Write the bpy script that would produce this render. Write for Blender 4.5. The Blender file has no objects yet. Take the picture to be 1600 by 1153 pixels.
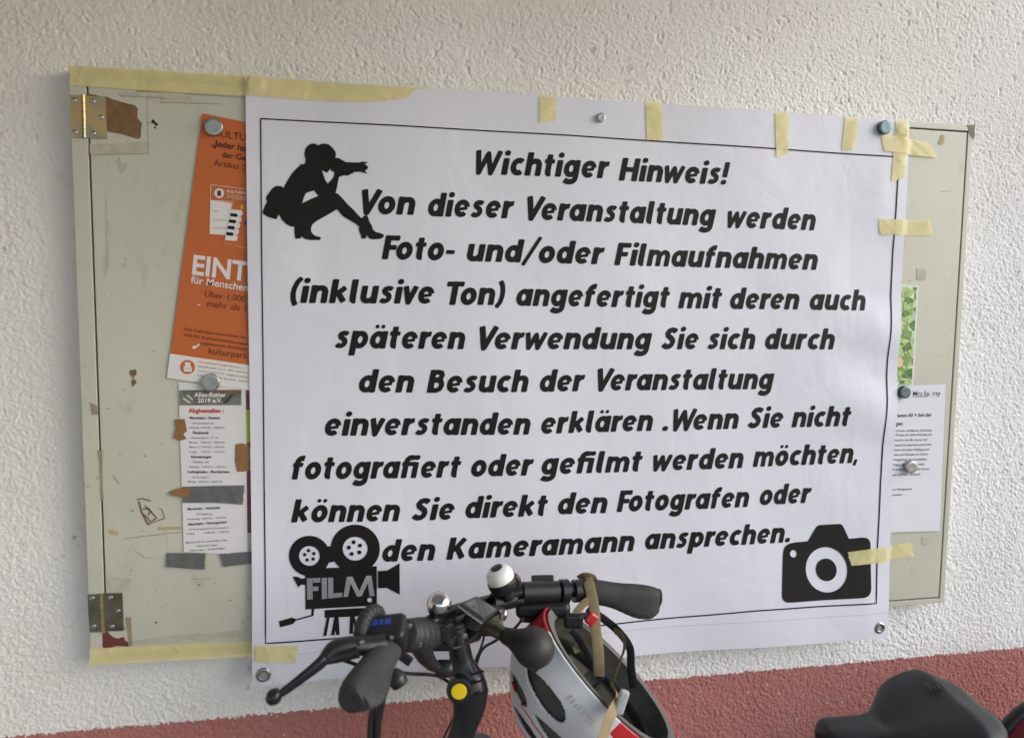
import bpy, bmesh, math, random
import numpy as np
from mathutils import Vector, Matrix
from mathutils.geometry import tessellate_polygon, delaunay_2d_cdt

random.seed(7)
SC = bpy.context.scene
COL = SC.collection
R = math.radians

# ------------------------------------------------------------------ camera
BZ = 0.95                                   # height of the notice board's lower edge above the ground
CAM = Vector((0.454435, -1.298700, 0.589974 + BZ))
PITCH, YAW, ROLL = -0.0826723, 0.1886610, 0.0116302
FPX, CX, CY = 1150.0, 800.0, 576.5          # focal length in pixels of the 1600 px wide photograph
fwd = Vector((math.sin(YAW)*math.cos(PITCH), math.cos(YAW)*math.cos(PITCH), math.sin(PITCH)))
rgt0 = Vector((math.cos(YAW), -math.sin(YAW), 0))
up0 = rgt0.cross(fwd)
rgt = rgt0*math.cos(ROLL) + up0*math.sin(ROLL)
upv = up0*math.cos(ROLL) - rgt0*math.sin(ROLL)
cam_d = bpy.data.cameras.new('camera'); cam = bpy.data.objects.new('camera', cam_d); COL.objects.link(cam)
cam.matrix_world = Matrix(((rgt.x, upv.x, -fwd.x, CAM.x), (rgt.y, upv.y, -fwd.y, CAM.y),
                           (rgt.z, upv.z, -fwd.z, CAM.z), (0, 0, 0, 1)))
cam_d.sensor_width = 36; cam_d.lens = 36*FPX/1600; cam_d.clip_start = .05; cam_d.clip_end = 500
cam_d.dof.use_dof = True; cam_d.dof.focus_distance = 1.33; cam_d.dof.aperture_fstop = 4.2
SC.camera = cam

# ------------------------------------------------------------------ light
SUN_EL, SUN_AZ = R(26), R(117)              # azimuth clockwise from +Y
w = bpy.data.worlds.new('World'); SC.world = w; w.use_nodes = True
nt = w.node_tree
sky = nt.nodes.new('ShaderNodeTexSky'); sky.sky_type = 'NISHITA'; sky.sun_disc = False
sky.sun_elevation = SUN_EL; sky.sun_rotation = SUN_AZ
sky.air_density = 1.0; sky.dust_density = 1.0; sky.ozone_density = 1.0
bg = nt.nodes['Background']; bg.inputs['Strength'].default_value = .14
nt.links.new(sky.outputs[0], bg.inputs['Color'])
sun_d = bpy.data.lights.new('sun', 'SUN'); sun = bpy.data.objects.new('sun', sun_d); COL.objects.link(sun)
sun_d.energy = 1.0; sun_d.angle = R(46); sun_d.color = (.985, .99, 1)
sd = Vector((math.sin(SUN_AZ)*math.cos(SUN_EL), math.cos(SUN_AZ)*math.cos(SUN_EL), math.sin(SUN_EL)))
sun.rotation_euler = sd.to_track_quat('Z', 'Y').to_euler()
vs = SC.view_settings
vs.view_transform = 'Standard'; vs.look = 'None'; vs.gamma = 1; vs.exposure = .86
SC.cycles.max_bounces = 8; SC.cycles.diffuse_bounces = 5
SC.cycles.use_denoising = True

# ------------------------------------------------------------------ helpers
def lin(c):
    return tuple(((v/255)/12.92 if v/255 <= .04045 else ((v/255+.055)/1.055)**2.4) for v in c)

def mat(name, rgb, rough=.5, metal=0, noise=0, nscale=40, bump=0, bscale=300, bdist=.001, spec=.5, coat=0):
    m = bpy.data.materials.new(name); m.use_nodes = True
    t = m.node_tree; b = t.nodes['Principled BSDF']
    col = (*rgb, 1)
    b.inputs['Base Color'].default_value = col
    b.inputs['Roughness'].default_value = rough
    b.inputs['Metallic'].default_value = metal
    b.inputs['Specular IOR Level'].default_value = spec
    b.inputs['Coat Weight'].default_value = coat
    tc = t.nodes.new('ShaderNodeTexCoord')
    if noise:
        n = t.nodes.new('ShaderNodeTexNoise'); n.inputs['Scale'].default_value = nscale; n.inputs['Detail'].default_value = 5
        t.links.new(tc.outputs['Object'], n.inputs['Vector'])
        r = t.nodes.new('ShaderNodeMapRange'); r.inputs[1].default_value = .3; r.inputs[2].default_value = .7
        r.inputs[3].default_value = 1-noise; r.inputs[4].default_value = 1+noise
        t.links.new(n.outputs['Fac'], r.inputs[0])
        h = t.nodes.new('ShaderNodeVectorMath'); h.operation = 'SCALE'
        h.inputs[0].default_value = rgb
        t.links.new(r.outputs[0], h.inputs['Scale']); t.links.new(h.outputs[0], b.inputs['Base Color'])
        r2 = t.nodes.new('ShaderNodeMapRange'); r2.inputs[3].default_value = max(.02, rough-.08); r2.inputs[4].default_value = min(1, rough+.08)
        t.links.new(n.outputs['Fac'], r2.inputs[0]); t.links.new(r2.outputs[0], b.inputs['Roughness'])
    if bump:
        n2 = t.nodes.new('ShaderNodeTexNoise'); n2.inputs['Scale'].default_value = bscale; n2.inputs['Detail'].default_value = 3
        t.links.new(tc.outputs['Object'], n2.inputs['Vector'])
        bp = t.nodes.new('ShaderNodeBump'); bp.inputs['Strength'].default_value = bump; bp.inputs['Distance'].default_value = bdist
        t.links.new(n2.outputs['Fac'], bp.inputs['Height']); t.links.new(bp.outputs[0], b.inputs['Normal'])
    return m

def unproj(u, v, y):
    """the point of the vertical plane at depth y that the photograph shows at pixel (u, v)"""
    d = fwd + rgt*((u-CX)/FPX) - upv*((v-CY)/FPX)
    return CAM + d*((y-CAM.y)/d.y)
def atz(u, v, Z):
    return CAM + (fwd + rgt*((u-CX)/FPX) - upv*((v-CY)/FPX))*Z

def link(name, me, m=None, parent=None, smooth=False):
    o = bpy.data.objects.new(name, me); COL.objects.link(o)
    if m is not None:
        for k in (m if isinstance(m, (list, tuple)) else [m]): me.materials.append(k)
    if parent is not None: o.parent = parent
    if smooth:
        me.polygons.foreach_set('use_smooth', [True]*len(me.polygons))
        if len(me.polygons) < 400000: me.set_sharp_from_angle(angle=R(42))
    return o
class MB:
    def __init__(s): s.v = []; s.f = []; s.mi = []
    def add(s, vs, fs, mi=0):
        k = len(s.v); s.v += [tuple(p) for p in vs]
        for f in fs: s.f.append(tuple(i+k for i in f)); s.mi.append(mi)
    def build(s, name, m, parent=None, smooth=False, origin=None):
        me = bpy.data.meshes.new(name)
        me.from_pydata(s.v, [], s.f); me.update()
        me.polygons.foreach_set('material_index', s.mi)
        o = link(name, me, m, parent, smooth)
        return o
def tag(o, label, cat, group=None):
    o['label'] = label; o['category'] = cat
    if group: o['group'] = group
    return o
def struct(o): o['kind'] = 'structure'; return o
def empty(name, loc):
    o = bpy.data.objects.new(name, None); COL.objects.link(o); o.location = loc; o.empty_display_size = .05
    return o
def keep(o, parent):
    """parent a mesh written in world coordinates"""
    o.parent = parent; o.matrix_parent_inverse = Matrix.Translation(parent.location).inverted()
    return o
def bevel(o, wd=.002, seg=2):
    b = o.modifiers.new('bevel', 'BEVEL'); b.width = wd; b.segments = seg; b.limit_method = 'ANGLE'; b.angle_limit = R(40)
    return o
def box(mb, lo, hi, M=None, mi=0):
    x0, y0, z0 = lo; x1, y1, z1 = hi
    vs = [Vector(p) for p in ((x0,y0,z0),(x1,y0,z0),(x1,y1,z0),(x0,y1,z0),(x0,y0,z1),(x1,y0,z1),(x1,y1,z1),(x0,y1,z1))]
    if M is not None: vs = [M @ p for p in vs]
    mb.add(vs, [(0,3,2,1),(4,5,6,7),(0,1,5,4),(1,2,6,5),(2,3,7,6),(3,0,4,7)], mi)
def spline(P, n=8):
    P = [Vector(p) for p in P]; out = []
    for i in range(len(P)-1):
        a = P[max(0, i-1)]; b = P[i]; c = P[i+1]; d = P[min(len(P)-1, i+2)]
        for k in range(n):
            t = k/n
            out.append(.5*((2*b)+(c-a)*t+(2*a-5*b+4*c-d)*t*t+(3*b-a-3*c+d)*t**3))
    out.append(P[-1]); return out
def tube(mb, P, r, seg=16, caps=True, sx=1.0, sy=1.0, ref=None, mi=0):
    """swept tube; r a number or one per point; sx, sy flatten the section"""
    P = [Vector(p) for p in P]; n = len(P)
    rr = r if isinstance(r, (list, tuple)) else [r]*n
    if len(rr) != n: rr = list(np.interp(np.linspace(0, 1, n), np.linspace(0, 1, len(rr)), rr))
    nrm = None; vs = []; fs = []
    for i in range(n):
        t = (P[min(n-1, i+1)]-P[max(0, i-1)]).normalized()
        if nrm is None:
            a = Vector(ref) if ref is not None else (Vector((0,0,1)) if abs(t.z) < .9 else Vector((1,0,0)))
            nrm = (a - t*a.dot(t)).normalized()
        else:
            nrm = (nrm - t*nrm.dot(t)).normalized()
        b = t.cross(nrm)
        for k in range(seg):
            A = 2*math.pi*k/seg
            vs.append(P[i] + (b*math.cos(A)*sx + nrm*math.sin(A)*sy)*rr[i])
    for i in range(n-1):
        for k in range(seg):
            k2 = (k+1) % seg
            fs.append((i*seg+k, i*seg+k2, (i+1)*seg+k2, (i+1)*seg+k))
    if caps:
        fs.append(tuple(range(seg-1, -1, -1))); fs.append(tuple((n-1)*seg+k for k in range(seg)))
    mb.add(vs, fs, mi)
def frame_of(axis, ref=(0,0,1)):
    z = Vector(axis).normalized(); a = Vector(ref)
    if abs(a.dot(z)) > .95: a = Vector((1,0,0))
    x = (a - z*a.dot(z)).normalized(); y = z.cross(x)
    return Matrix((x, y, z)).transposed()
def lathe(mb, prof, origin, axis, seg=32, mi=0):
    """prof: list of (radius, height along axis)"""
    M = frame_of(axis); o = Vector(origin); vs = []; fs = []
    for (r, h) in prof:
        for k in range(seg):
            A = 2*math.pi*k/seg
            vs.append(o + M @ Vector((r*math.cos(A), r*math.sin(A), h)))
    for i in range(len(prof)-1):
        for k in range(seg):
            k2 = (k+1) % seg
            fs.append((i*seg+k, i*seg+k2, (i+1)*seg+k2, (i+1)*seg+k))
    fs.append(tuple(range(seg-1, -1, -1))); fs.append(tuple((len(prof)-1)*seg+k for k in range(seg)))
    mb.add(vs, fs, mi)

# surfaces that the flat things lie on
YB = -0.030                                  # front of the notice board
BTL, BTR, BBR, BBL = (384,120), (1418,190), (1380,992), (397,1063)
def sstep(a, b, x):
    t = min(1, max(0, (x-a)/(b-a))); return t*t*(3-2*t)
def ban_disp(u, v):
    """how far the cloth stands off the board at photo pixel (u, v)"""
    d = .0060
    d += .0021*math.sin(u*.011+v*.004)*math.sin(v*.007+1.0)
    d += .0010*math.sin(u*.023-v*.009+2)
    e = max(0, 1-abs(u-1365-(v-500)*-.04)/70.)
    d += .0052*e*math.sin(v*.030+math.sin(v*.011)*2)*sstep(170, 330, v)
    e = max(0, 1-abs(u-440)/60.)
    d += .0014*e*math.sin(v*.019+.5)*sstep(200, 350, v)
    hem = (v-(1063-(u-397)*.0722))            # negative above the lower edge
    d += .007*sstep(-160, 0, hem) + .004*math.sin(u*.016+.6)*sstep(-190, -10, hem)
    return max(d, .0046)
def in_banner(u, v, s=5.0):
    l = 384+13*(v-120)/943.; r = 1418-38*(v-190)/802.; t = 120+70*(u-384)/1034.
    return sstep(-s, s, u-l)*sstep(-s, s, r-u)*sstep(-s, s, v-t)
def surf(u, v):
    k = in_banner(u, v)
    return k*ban_disp(u, v) if k > 0 else 0
def onto(u, v, off=0.0, cloth=False):
    d = ban_disp(u, v) if cloth else 0
    p = unproj(u, v, YB); 
    return Vector((p.x, YB-d-off, p.z))
def proj(p):
    q = Vector(p)-CAM; Z = q.dot(fwd)
    return CX+FPX*q.dot(rgt)/Z, CY-FPX*q.dot(upv)/Z

def flat_poly(mb, loops, off, cloth=False, step=None, mi=0, world=False):
    """a filled outline (first loop) with holes, laid onto the board or the cloth; loops in photo pixels"""
    pts = [unproj(u, v, YB) for L in loops for (u, v) in L]
    L3 = []; k = 0
    for L in loops:
        L3.append([Vector((pts[k+i].x, pts[k+i].z, 0)) for i in range(len(L))]); k += len(L)
    tris = tessellate_polygon(L3)
    vs = [(p.x, p.z) for p in pts]
    bm = bmesh.new(); bv = [bm.verts.new((x, 0, z)) for x, z in vs]
    for t in tris:
        try: bm.faces.new([bv[i] for i in t])
        except ValueError: pass
    if step:
        for _ in range(5):
            es = [e for e in bm.edges if e.calc_length() > step]
            if not es: break
            bmesh.ops.subdivide_edges(bm, edges=es, cuts=1); bmesh.ops.triangulate(bm, faces=bm.faces[:])
    bm.verts.index_update(); vv = []
    for q in bm.verts:
        d = off
        if cloth:
            u, v = proj((q.co.x, YB, q.co.z)); d += ban_disp(u, v)
        vv.append((q.co.x, YB-d, q.co.z))
    ff = []
    for f in bm.faces:
        f.normal_update(); idx = [q.index for q in f.verts]
        ff.append(idx if f.normal.y < 0 else idx[::-1])
    mb.add(vv, ff, mi); bm.free()
def circ(u, v, ru, rv=None, n=28, rot=0):
    rv = rv or ru
    return [(u+ru*math.cos(a)*math.cos(rot)-rv*math.sin(a)*math.sin(rot), v+ru*math.cos(a)*math.sin(rot)+rv*math.sin(a)*math.cos(rot)) for a in [2*math.pi*k/n for k in range(n)]]
def rnd(P, r, n=5):
    """round the corners of a pixel polygon"""
    out = []; N = len(P)
    for i in range(N):
        a, b, c = Vector(P[i-1]), Vector(P[i]), Vector(P[(i+1) % N])
        ri = r[i] if isinstance(r, (list, tuple)) else r
        if ri <= 0: out.append(tuple(b)); continue
        p = b+(a-b).normalized()*min(ri, (a-b).length*.49); q = b+(c-b).normalized()*min(ri, (c-b).length*.49)
        for k in range(n+1):
            t = k/n; out.append(tuple(p*(1-t)**2+b*2*t*(1-t)+q*t*t))
    return out
def smooth2(P, n=4):
    Q = [Vector((p[0], p[1], 0)) for p in P]; Q = [Q[-1]]+Q+[Q[0], Q[1]]
    S = spline(Q, n); return [(p.x, p.y) for p in S[n:-n-1]]
def line_px(mb, P, wpx, off, cloth=False, n=24, mi=0):
    """a printed line of width wpx through pixels P"""
    S = []
    for i in range(len(P)-1):
        a, b = Vector(P[i]), Vector(P[i+1])
        m_ = max(1, int((b-a).length/n))
        S += [a.lerp(b, k/m_) for k in range(m_)]
    S.append(Vector(P[-1])); vs = []
    for i, p in enumerate(S):
        t = (S[min(len(S)-1, i+1)]-S[max(0, i-1)]).normalized(); nn = Vector((-t.y, t.x))*wpx/2
        for q in (p+nn, p-nn): vs.append(onto(q.x, q.y, off, cloth))
    mb.add(vs, [(2*i, 2*i+1, 2*i+3, 2*i+2) for i in range(len(S)-1)], mi)

# ------------------------------------------------------------------ the heavy slanted letters of the notice (strokes)
XH, SW = .745, .254
def arc(cx, cy, rx, ry, a0, a1, n=14):
    return [(cx+rx*math.cos(R(a0+(a1-a0)*k/n)), cy+ry*math.sin(R(a0+(a1-a0)*k/n))) for k in range(n+1)]
h = SW/2
BOWL = lambda cx: arc(cx, .372, .205, .262, 0, 360, 26)
def dot(x, y, r=.138, ry=None): return ('dot', x, y, r, ry or r)
G = {}
G['i'] = (.25, [(SW, [(h, 0), (h, XH-.03)]), dot(h+.005, .925, .128, .118)])
G['l'] = (.33, [(SW, [(h, 1), (h, .24), (h+.02, .15), (h+.09, .115), (h+.14, .12)])])
G['n'] = (.68, [(SW, [(h, 0), (h, XH)]), (.22, [(h+.02, .45), (.20, .55), (.32, .625), (.43, .625), (.51, .58), (.555, .48), (.558, .40), (.558, 0)], .245)])
G['m'] = (1.02, [(.235, [(h, 0), (h, XH)]), (.20, [(h+.02, .45), (.20, .56), (.30, .63), (.39, .63), (.46, .58), (.51, .46), (.512, 0)], .225), (.20, [(.53, .45), (.59, .56), (.69, .63), (.77, .63), (.85, .58), (.90, .46), (.902, 0)], .225)])
G['h'] = (.68, [(SW, [(h, 0), (h, 1)]), (.22, [(h+.02, .45), (.20, .55), (.32, .625), (.43, .625), (.51, .58), (.555, .48), (.558, .40), (.558, 0)], .245)])
G['u'] = (.68, [(SW, [(.558, XH), (.558, 0)]), (.22, [(.555, .30), (.48, .18), (.36, .115), (.25, .115), (.17, .16), (.125, .26), (h, .34), (h, XH)], .245)])
G['r'] = (.47, [(SW, [(h, 0), (h, XH)]), (.22, [(h+.02, .42), (.20, .54), (.30, .615), (.40, .635), (.455, .63)])])
G['o'] = (.66, [(.235, arc(.33, .372, .212, .262, 0, 360, 28))])
G['a'] = (.68, [(.225, BOWL(.315)), (SW, [(.558, XH), (.558, 0)])])
G['d'] = (.68, [(.225, BOWL(.315)), (SW, [(.558, 1), (.558, 0)])])
G['p'] = (.68, [(.225, BOWL(.365)), (SW, [(h, XH), (h, -.30)])])
G['g'] = (.68, [(.225, BOWL(.315)), (.235, [(.558, XH), (.558, .05), (.55, -.07), (.50, -.15), (.40, -.195), (.28, -.195), (.17, -.16), (.09, -.115)])])
G['e'] = (.64, [(.13, [(.16, .33), (.55, .385)]), (.22, [(.535, .42)]+arc(.325, .41, .205, .225, 5, 180, 12)+arc(.325, .36, .205, .25, 185, 318, 10))])
G['c'] = (.56, [(.235, arc(.34, .372, .215, .262, 48, 312, 20))])
G['s'] = (.53, [(.205, [(.46, .585), (.39, .635), (.29, .645), (.19, .61), (.155, .54), (.20, .46), (.30, .395), (.37, .33), (.385, .24), (.34, .15), (.25, .105), (.14, .115), (.06, .175)])])
G['t'] = (.45, [(.24, [(.20, .94), (.20, .22), (.22, .14), (.29, .115), (.34, .12)]), (.185, [(0, .645), (.43, .645)])])
G['f'] = (.46, [(.24, [(.17, 0), (.17, .68), (.20, .81), (.28, .885), (.37, .90), (.44, .89)]), (.185, [(0, .625), (.42, .625)])])
G['k'] = (.68, [(SW, [(h, 0), (h, 1)]), (.22, [(.20, .35), (.30, .42), (.56, .665)]), (.225, [(.30, .42), (.57, .06)])])
G['v'] = (.64, [(.225, [(.11, XH), (.305, .06), (.53, XH)])])
G['w'] = (.98, [(.20, [(.10, XH), (.25, .06), (.47, .64), (.63, .06), (.86, XH)])])
G['ä'] = (.68, G['a'][1]+[dot(.20, .93, .082), dot(.44, .93, .082)])
G['ö'] = (.66, G['o'][1]+[dot(.21, .93, .082), dot(.45, .93, .082)])
G['W'] = (1.12, [(.215, [(.10, 1), (.26, .06), (.54, .86), (.76, .06), (1.03, 1)])])
G['H'] = (.80, [(SW, [(h, 0), (h, 1)]), (SW, [(.675, 0), (.675, 1)]), (.215, [(.1, .50), (.7, .50)])])
G['V'] = (.80, [(.24, [(.11, 1), (.34, .06), (.70, 1)])])
G['F'] = (.60, [(SW, [(h, 0), (h, 1)]), (.215, [(.1, .893), (.60, .893)]), (.205, [(.1, .50), (.52, .50)])])
G['T'] = (.72, [(.215, [(0, .893), (.72, .893)]), (SW, [(.36, .9), (.36, 0)])])
G['S'] = (.66, [(.235, [(.57, .79), (.48, .865), (.36, .885), (.23, .84), (.165, .74), (.20, .63), (.32, .545), (.43, .46), (.485, .35), (.45, .21), (.35, .13), (.22, .115), (.11, .165), (.04, .24)])])
G['B'] = (.68, [(SW, [(h, 0), (h, 1)]), (.215, [(.1, .893), (.34, .893), (.46, .86), (.51, .75), (.46, .62), (.34, .56), (.1, .55)]), (.215, [(.1, .545), (.38, .545), (.51, .49), (.56, .33), (.51, .17), (.38, .108), (.1, .108)])])
G['K'] = (.78, [(SW, [(h, 0), (h, 1)]), (.225, [(.2, .42), (.33, .52), (.62, .94)]), (.235, [(.34, .56), (.65, .05)])])
G['!'] = (.27, [(.23, [(h+.01, 1), (h, .32)]), dot(h, .105, .13, .115)])
G['-'] = (.36, [(.175, [(0, .36), (.36, .36)])])
G['/'] = (.56, [(.165, [(.03, -.12), (.55, 1.12)])])
G['('] = (.36, [(.20, [(.36, 1.04), (.22, .86), (.14, .62), (.12, .38), (.17, .12), (.28, -.10)])])
G[')'] = (.36, [(.20, [(.04, 1.04), (.15, .86), (.21, .62), (.22, .38), (.17, .12), (.04, -.10)])])
G['.'] = (.27, [dot(h, .115, .132, .118)])
G[','] = (.24, [(.17, [(.13, .17), (.06, -.13)])])
G['ſ'] = (.78, G['f'][1][:1]+[(.185, [(0, .625), (.62, .625)]), (.24, [(.60, 0), (.60, .70)]), (.20, [(.40, .895), (.60, .905)]), dot(.62, .90, .118, .11)])  # the fi pair
def stroke(P, w0, w1=None):
    """outline pieces of a thick stroke, butt ends with small round corners"""
    P = [Vector(p) for p in P]; n = len(P)
    closed = (P[0]-P[-1]).length < 1e-6
    # round sharp joins lightly
    out = []; r0 = w0/2; r1 = (w1 or w0)/2
    ls = [0]
    for i in range(1, n): ls.append(ls[-1]+(P[i]-P[i-1]).length)
    rad = [r0+(r1-r0)*sstep(.15, .6, l/ls[-1]) for l in ls]
    for i in range(n-1):
        a, b = P[i], P[i+1]; t = (b-a).normalized(); nn = Vector((-t.y, t.x))
        ra, rb = rad[i], rad[i+1]
        c = .045
        q = []
        if i == 0 and not closed:
            q += [a+nn*(ra-c), a+nn*(ra-c*.3)+t*c*.3, a+nn*ra+t*c]
            pre = [a-nn*ra+t*c, a-nn*(ra-c*.3)+t*c*.3, a-nn*(ra-c)]
        else:
            q += [a+nn*ra]; pre = [a-nn*ra]
        if i == n-2 and not closed:
            q += [b+nn*rb-t*c, b+nn*(rb-c*.3)-t*c*.3, b+nn*(rb-c), b-nn*(rb-c), b-nn*(rb-c*.3)-t*c*.3, b-nn*rb-t*c]
        else:
            q += [b+nn*rb, b-nn*rb]
        out.append(q+pre)
        if i < n-2 or closed:
            nx = P[i+2] if i < n-2 else P[1]
            t2 = (nx-b).normalized(); ang = t.angle(t2)
            if ang > R(60):                    # sharp corner: a flat-bottomed join
                out.append([b+Vector((math.cos(A), math.sin(A)))*rb*.98 for A in [2*math.pi*k/16 for k in range(16)]])
            elif ang > .01:
                sgn = 1 if t.x*t2.y-t.y*t2.x < 0 else -1
                n1 = Vector((-t.y, t.x))*sgn*rb; n2 = Vector((-t2.y, t2.x))*sgn*rb
                out.append([b, b+n1, b+(n1+n2).normalized()*rb, b+n2])
    return out
def glyph_polys(ch):
    wd, st = G[ch]; out = []
    for s in st:
        if s[0] == 'dot':
            _, x, y, rx, ry = s
            out.append([Vector((x+rx*math.cos(a), y+ry*math.sin(a))) for a in [2*math.pi*k/18 for k in range(18)]])
        else:
            out += stroke(s[1], s[0], s[2] if len(s) > 2 else None)
    return wd, out
CAP, SHEAR = .0400, .185
_gc = {}
def glyph_mesh(ch):
    """the strokes of a letter merged into one flat mesh"""
    if ch not in _gc:
        wd, pl = glyph_polys(ch); V = []; F = []
        for q in pl:
            ar = sum(q[k].x*q[(k+1) % len(q)].y-q[(k+1) % len(q)].x*q[k].y for k in range(len(q)))
            if ar < 0: q = q[::-1]
            F.append(list(range(len(V), len(V)+len(q)))); V += q
        ov, oe, of, _, _, src = delaunay_2d_cdt(V, [], F, 0, 1e-5)
        _gc[ch] = (wd, [Vector(v) for v in ov], [f for f, sr in zip(of, src) if sr])
    return _gc[ch]
def word(mb, txt, uL, vL, uR, vR):
    x = 0; G_ = []
    for i, ch in enumerate(txt):
        wd, V, F = glyph_mesh(ch); nxt = txt[i+1] if i+1 < len(txt) else ''
        G_.append(([Vector((p.x+x+SHEAR*p.y, p.y)) for p in V], F))
        gap = .088
        if ch in 'VWTF' and nxt in 'aeo': gap = -.07
        if ch in 'rk' and nxt in 'aeo': gap = .03
        if ch in 'vw' or nxt in 'vw': gap = .015
        if ch == '/': gap = .06
        x += wd+gap
    x0 = min(p.x for V, F in G_ for p in V); x1 = max(p.x for V, F in G_ for p in V)
    a = unproj(uL, vL, YB); b = unproj(uR, vR, YB)
    e = Vector((b.x-a.x, b.z-a.z)); L = e.length; e.normalize(); n = Vector((-e.y, e.x)); sx = L/(x1-x0)
    for V, F in G_:
        W3 = []
        for p in V:
            z = e*((p.x-x0)*sx)+n*(p.y*CAP); X, Z = a.x+z.x, a.z+z.y
            u, v = proj((X, YB, Z)); W3.append((X, YB-ban_disp(u, v)-.0005, Z))
        mb.add(W3, F)

class ML:
    """several printed lines, each its own mesh"""
    def __init__(s): s.L = []
    def new(s): s.L.append(MB()); return s.L[-1]
    def add(s, *a): (s.L[-1] if s.L else s.new()).add(*a)
    def build(s, name, m, parent):
        for q in s.L: o = q.build(name, m, parent)
        return o
# ------------------------------------------------------------------ small print: Blender's own font
_tc = {}
def text_geo(s, bold=0.0):
    key = (s, bold)
    if key not in _tc:
        c = bpy.data.curves.new('t', 'FONT'); c.body = s; c.size = 1; c.offset = bold; c.resolution_u = 3
        o = bpy.data.objects.new('t', c); COL.objects.link(o)
        bpy.context.view_layer.update()
        dg = bpy.context.evaluated_depsgraph_get()
        me = bpy.data.meshes.new_from_object(o.evaluated_get(dg))
        V = [(v.co.x, v.co.y) for v in me.vertices]; F = [tuple(p.vertices) for p in me.polygons]
        bpy.data.objects.remove(o); bpy.data.curves.remove(c); bpy.data.meshes.remove(me)
        _tc[key] = (V, F)
    return _tc[key]
def text_px(mb, s, uL, vL, uR, vR, off, bold=0.0, ysc=1.0, shear=0.0, mi=0, cut=None):
    V, F = text_geo(s, bold)
    if isinstance(mb, ML): mb = mb.new()
    x0 = min(v[0] for v in V); x1 = max(v[0] for v in V)
    a = unproj(uL, vL, YB); b = unproj(uR, vR, YB)
    e = Vector((b.x-a.x, b.z-a.z)); L = e.length; e.normalize(); n = Vector((-e.y, e.x)); k = L/(x1-x0)
    vs = []
    for x, y in V:
        q = e*((x-x0+shear*y)*k)+n*(y*k*ysc); vs.append((a.x+q.x, YB-off, a.z+q.y))
    mb.add(vs, F, mi)

# ------------------------------------------------------------------ materials
M = {}
M['ink'] = mat('black_ink', (.010, .0085, .0085), .6, noise=.15, nscale=30, spec=.22)
M['enamel'] = mat('cream_enamel', (.54, .53, .44), .38, noise=.05, nscale=6, bump=.15, bscale=35, bdist=.001)
def enamel_dirt(m):
    t = m.node_tree; b = t.nodes['Principled BSDF']; L = t.links.new; N = t.nodes.new
    src = b.inputs['Base Color'].links[0].from_socket
    geo = N('ShaderNodeNewGeometry'); mp = N('ShaderNodeMapping'); mp.inputs['Scale'].default_value = (1, 1, .35); L(geo.outputs['Position'], mp.inputs[0])
    cur = src
    for sc, lo, hi, amt, col in ((7, .54, .78, .18, (.27, .24, .18)), (38, .62, .74, .26, (.24, .19, .13)), (120, .66, .74, .45, (.20, .15, .10))):
        n = N('ShaderNodeTexNoise'); n.inputs['Scale'].default_value = sc; n.inputs['Detail'].default_value = 6; n.inputs['Distortion'].default_value = .5; L(mp.outputs[0] if sc < 100 else geo.outputs['Position'], n.inputs['Vector'])
        r = N('ShaderNodeMapRange'); r.inputs[1].default_value = lo; r.inputs[2].default_value = hi; r.inputs[4].default_value = amt; L(n.outputs['Fac'], r.inputs[0])
        mx = N('ShaderNodeMix'); mx.data_type = 'RGBA'; L(r.outputs[0], mx.inputs[0]); L(cur, mx.inputs[6]); mx.inputs[7].default_value = (*col, 1); cur = mx.outputs[2]
    L(cur, b.inputs['Base Color'])
enamel_dirt(M['enamel'])
M['ghost'] = mat('tape_residue', (.47, .445, .35), .6, noise=.12, nscale=60)
M['gap'] = mat('dark_inside', (.012, .008, .008), .9)
M['white_paper'] = mat('white_paper', (.72, .72, .76), .7, noise=.02, nscale=12)
M['old_paper'] = mat('flyer_paper', (.68, .67, .68), .7, noise=.03, nscale=14, bump=.2, bscale=30, bdist=.001)
M['orange'] = mat('orange_print', lin((190, 98, 42)), .5, noise=.03, nscale=20)
M['brown_ink'] = mat('brown_ink', lin((92, 38, 18)), .6)
M['white_ink'] = mat('white_print', (.72, .70, .68), .6)
M['grey_ink'] = mat('grey_ink', (.10, .10, .11), .7)
M['mid_ink'] = mat('soft_grey_ink', (.20, .20, .21), .7)
M['red_ink'] = mat('red_ink', lin((196, 70, 56)), .6)
M['yellow_ink'] = mat('yellow_ink', lin((225, 205, 40)), .6)
M['violet_ink'] = mat('violet_ink', lin((120, 40, 130)), .6)
M['duct'] = mat('grey_duct_tape', lin((98, 98, 98)), .38, noise=.12, nscale=60, bump=.4, bscale=160, bdist=.0006)
M['brown_tape'] = mat('brown_packing_tape', lin((142, 104, 66)), .22, noise=.15, nscale=40, bump=.4, bscale=60, bdist=.001)
M['magnet'] = mat('dull_nickel', (.42, .42, .41), .34, metal=.9, noise=.12, nscale=120)
M['reflection_magnet'] = mat('nickel_blue_reflection', (.11, .15, .16), .4, metal=.9, noise=.12, nscale=120)  # bluish base colour paints a reflection onto the nickel
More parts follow.
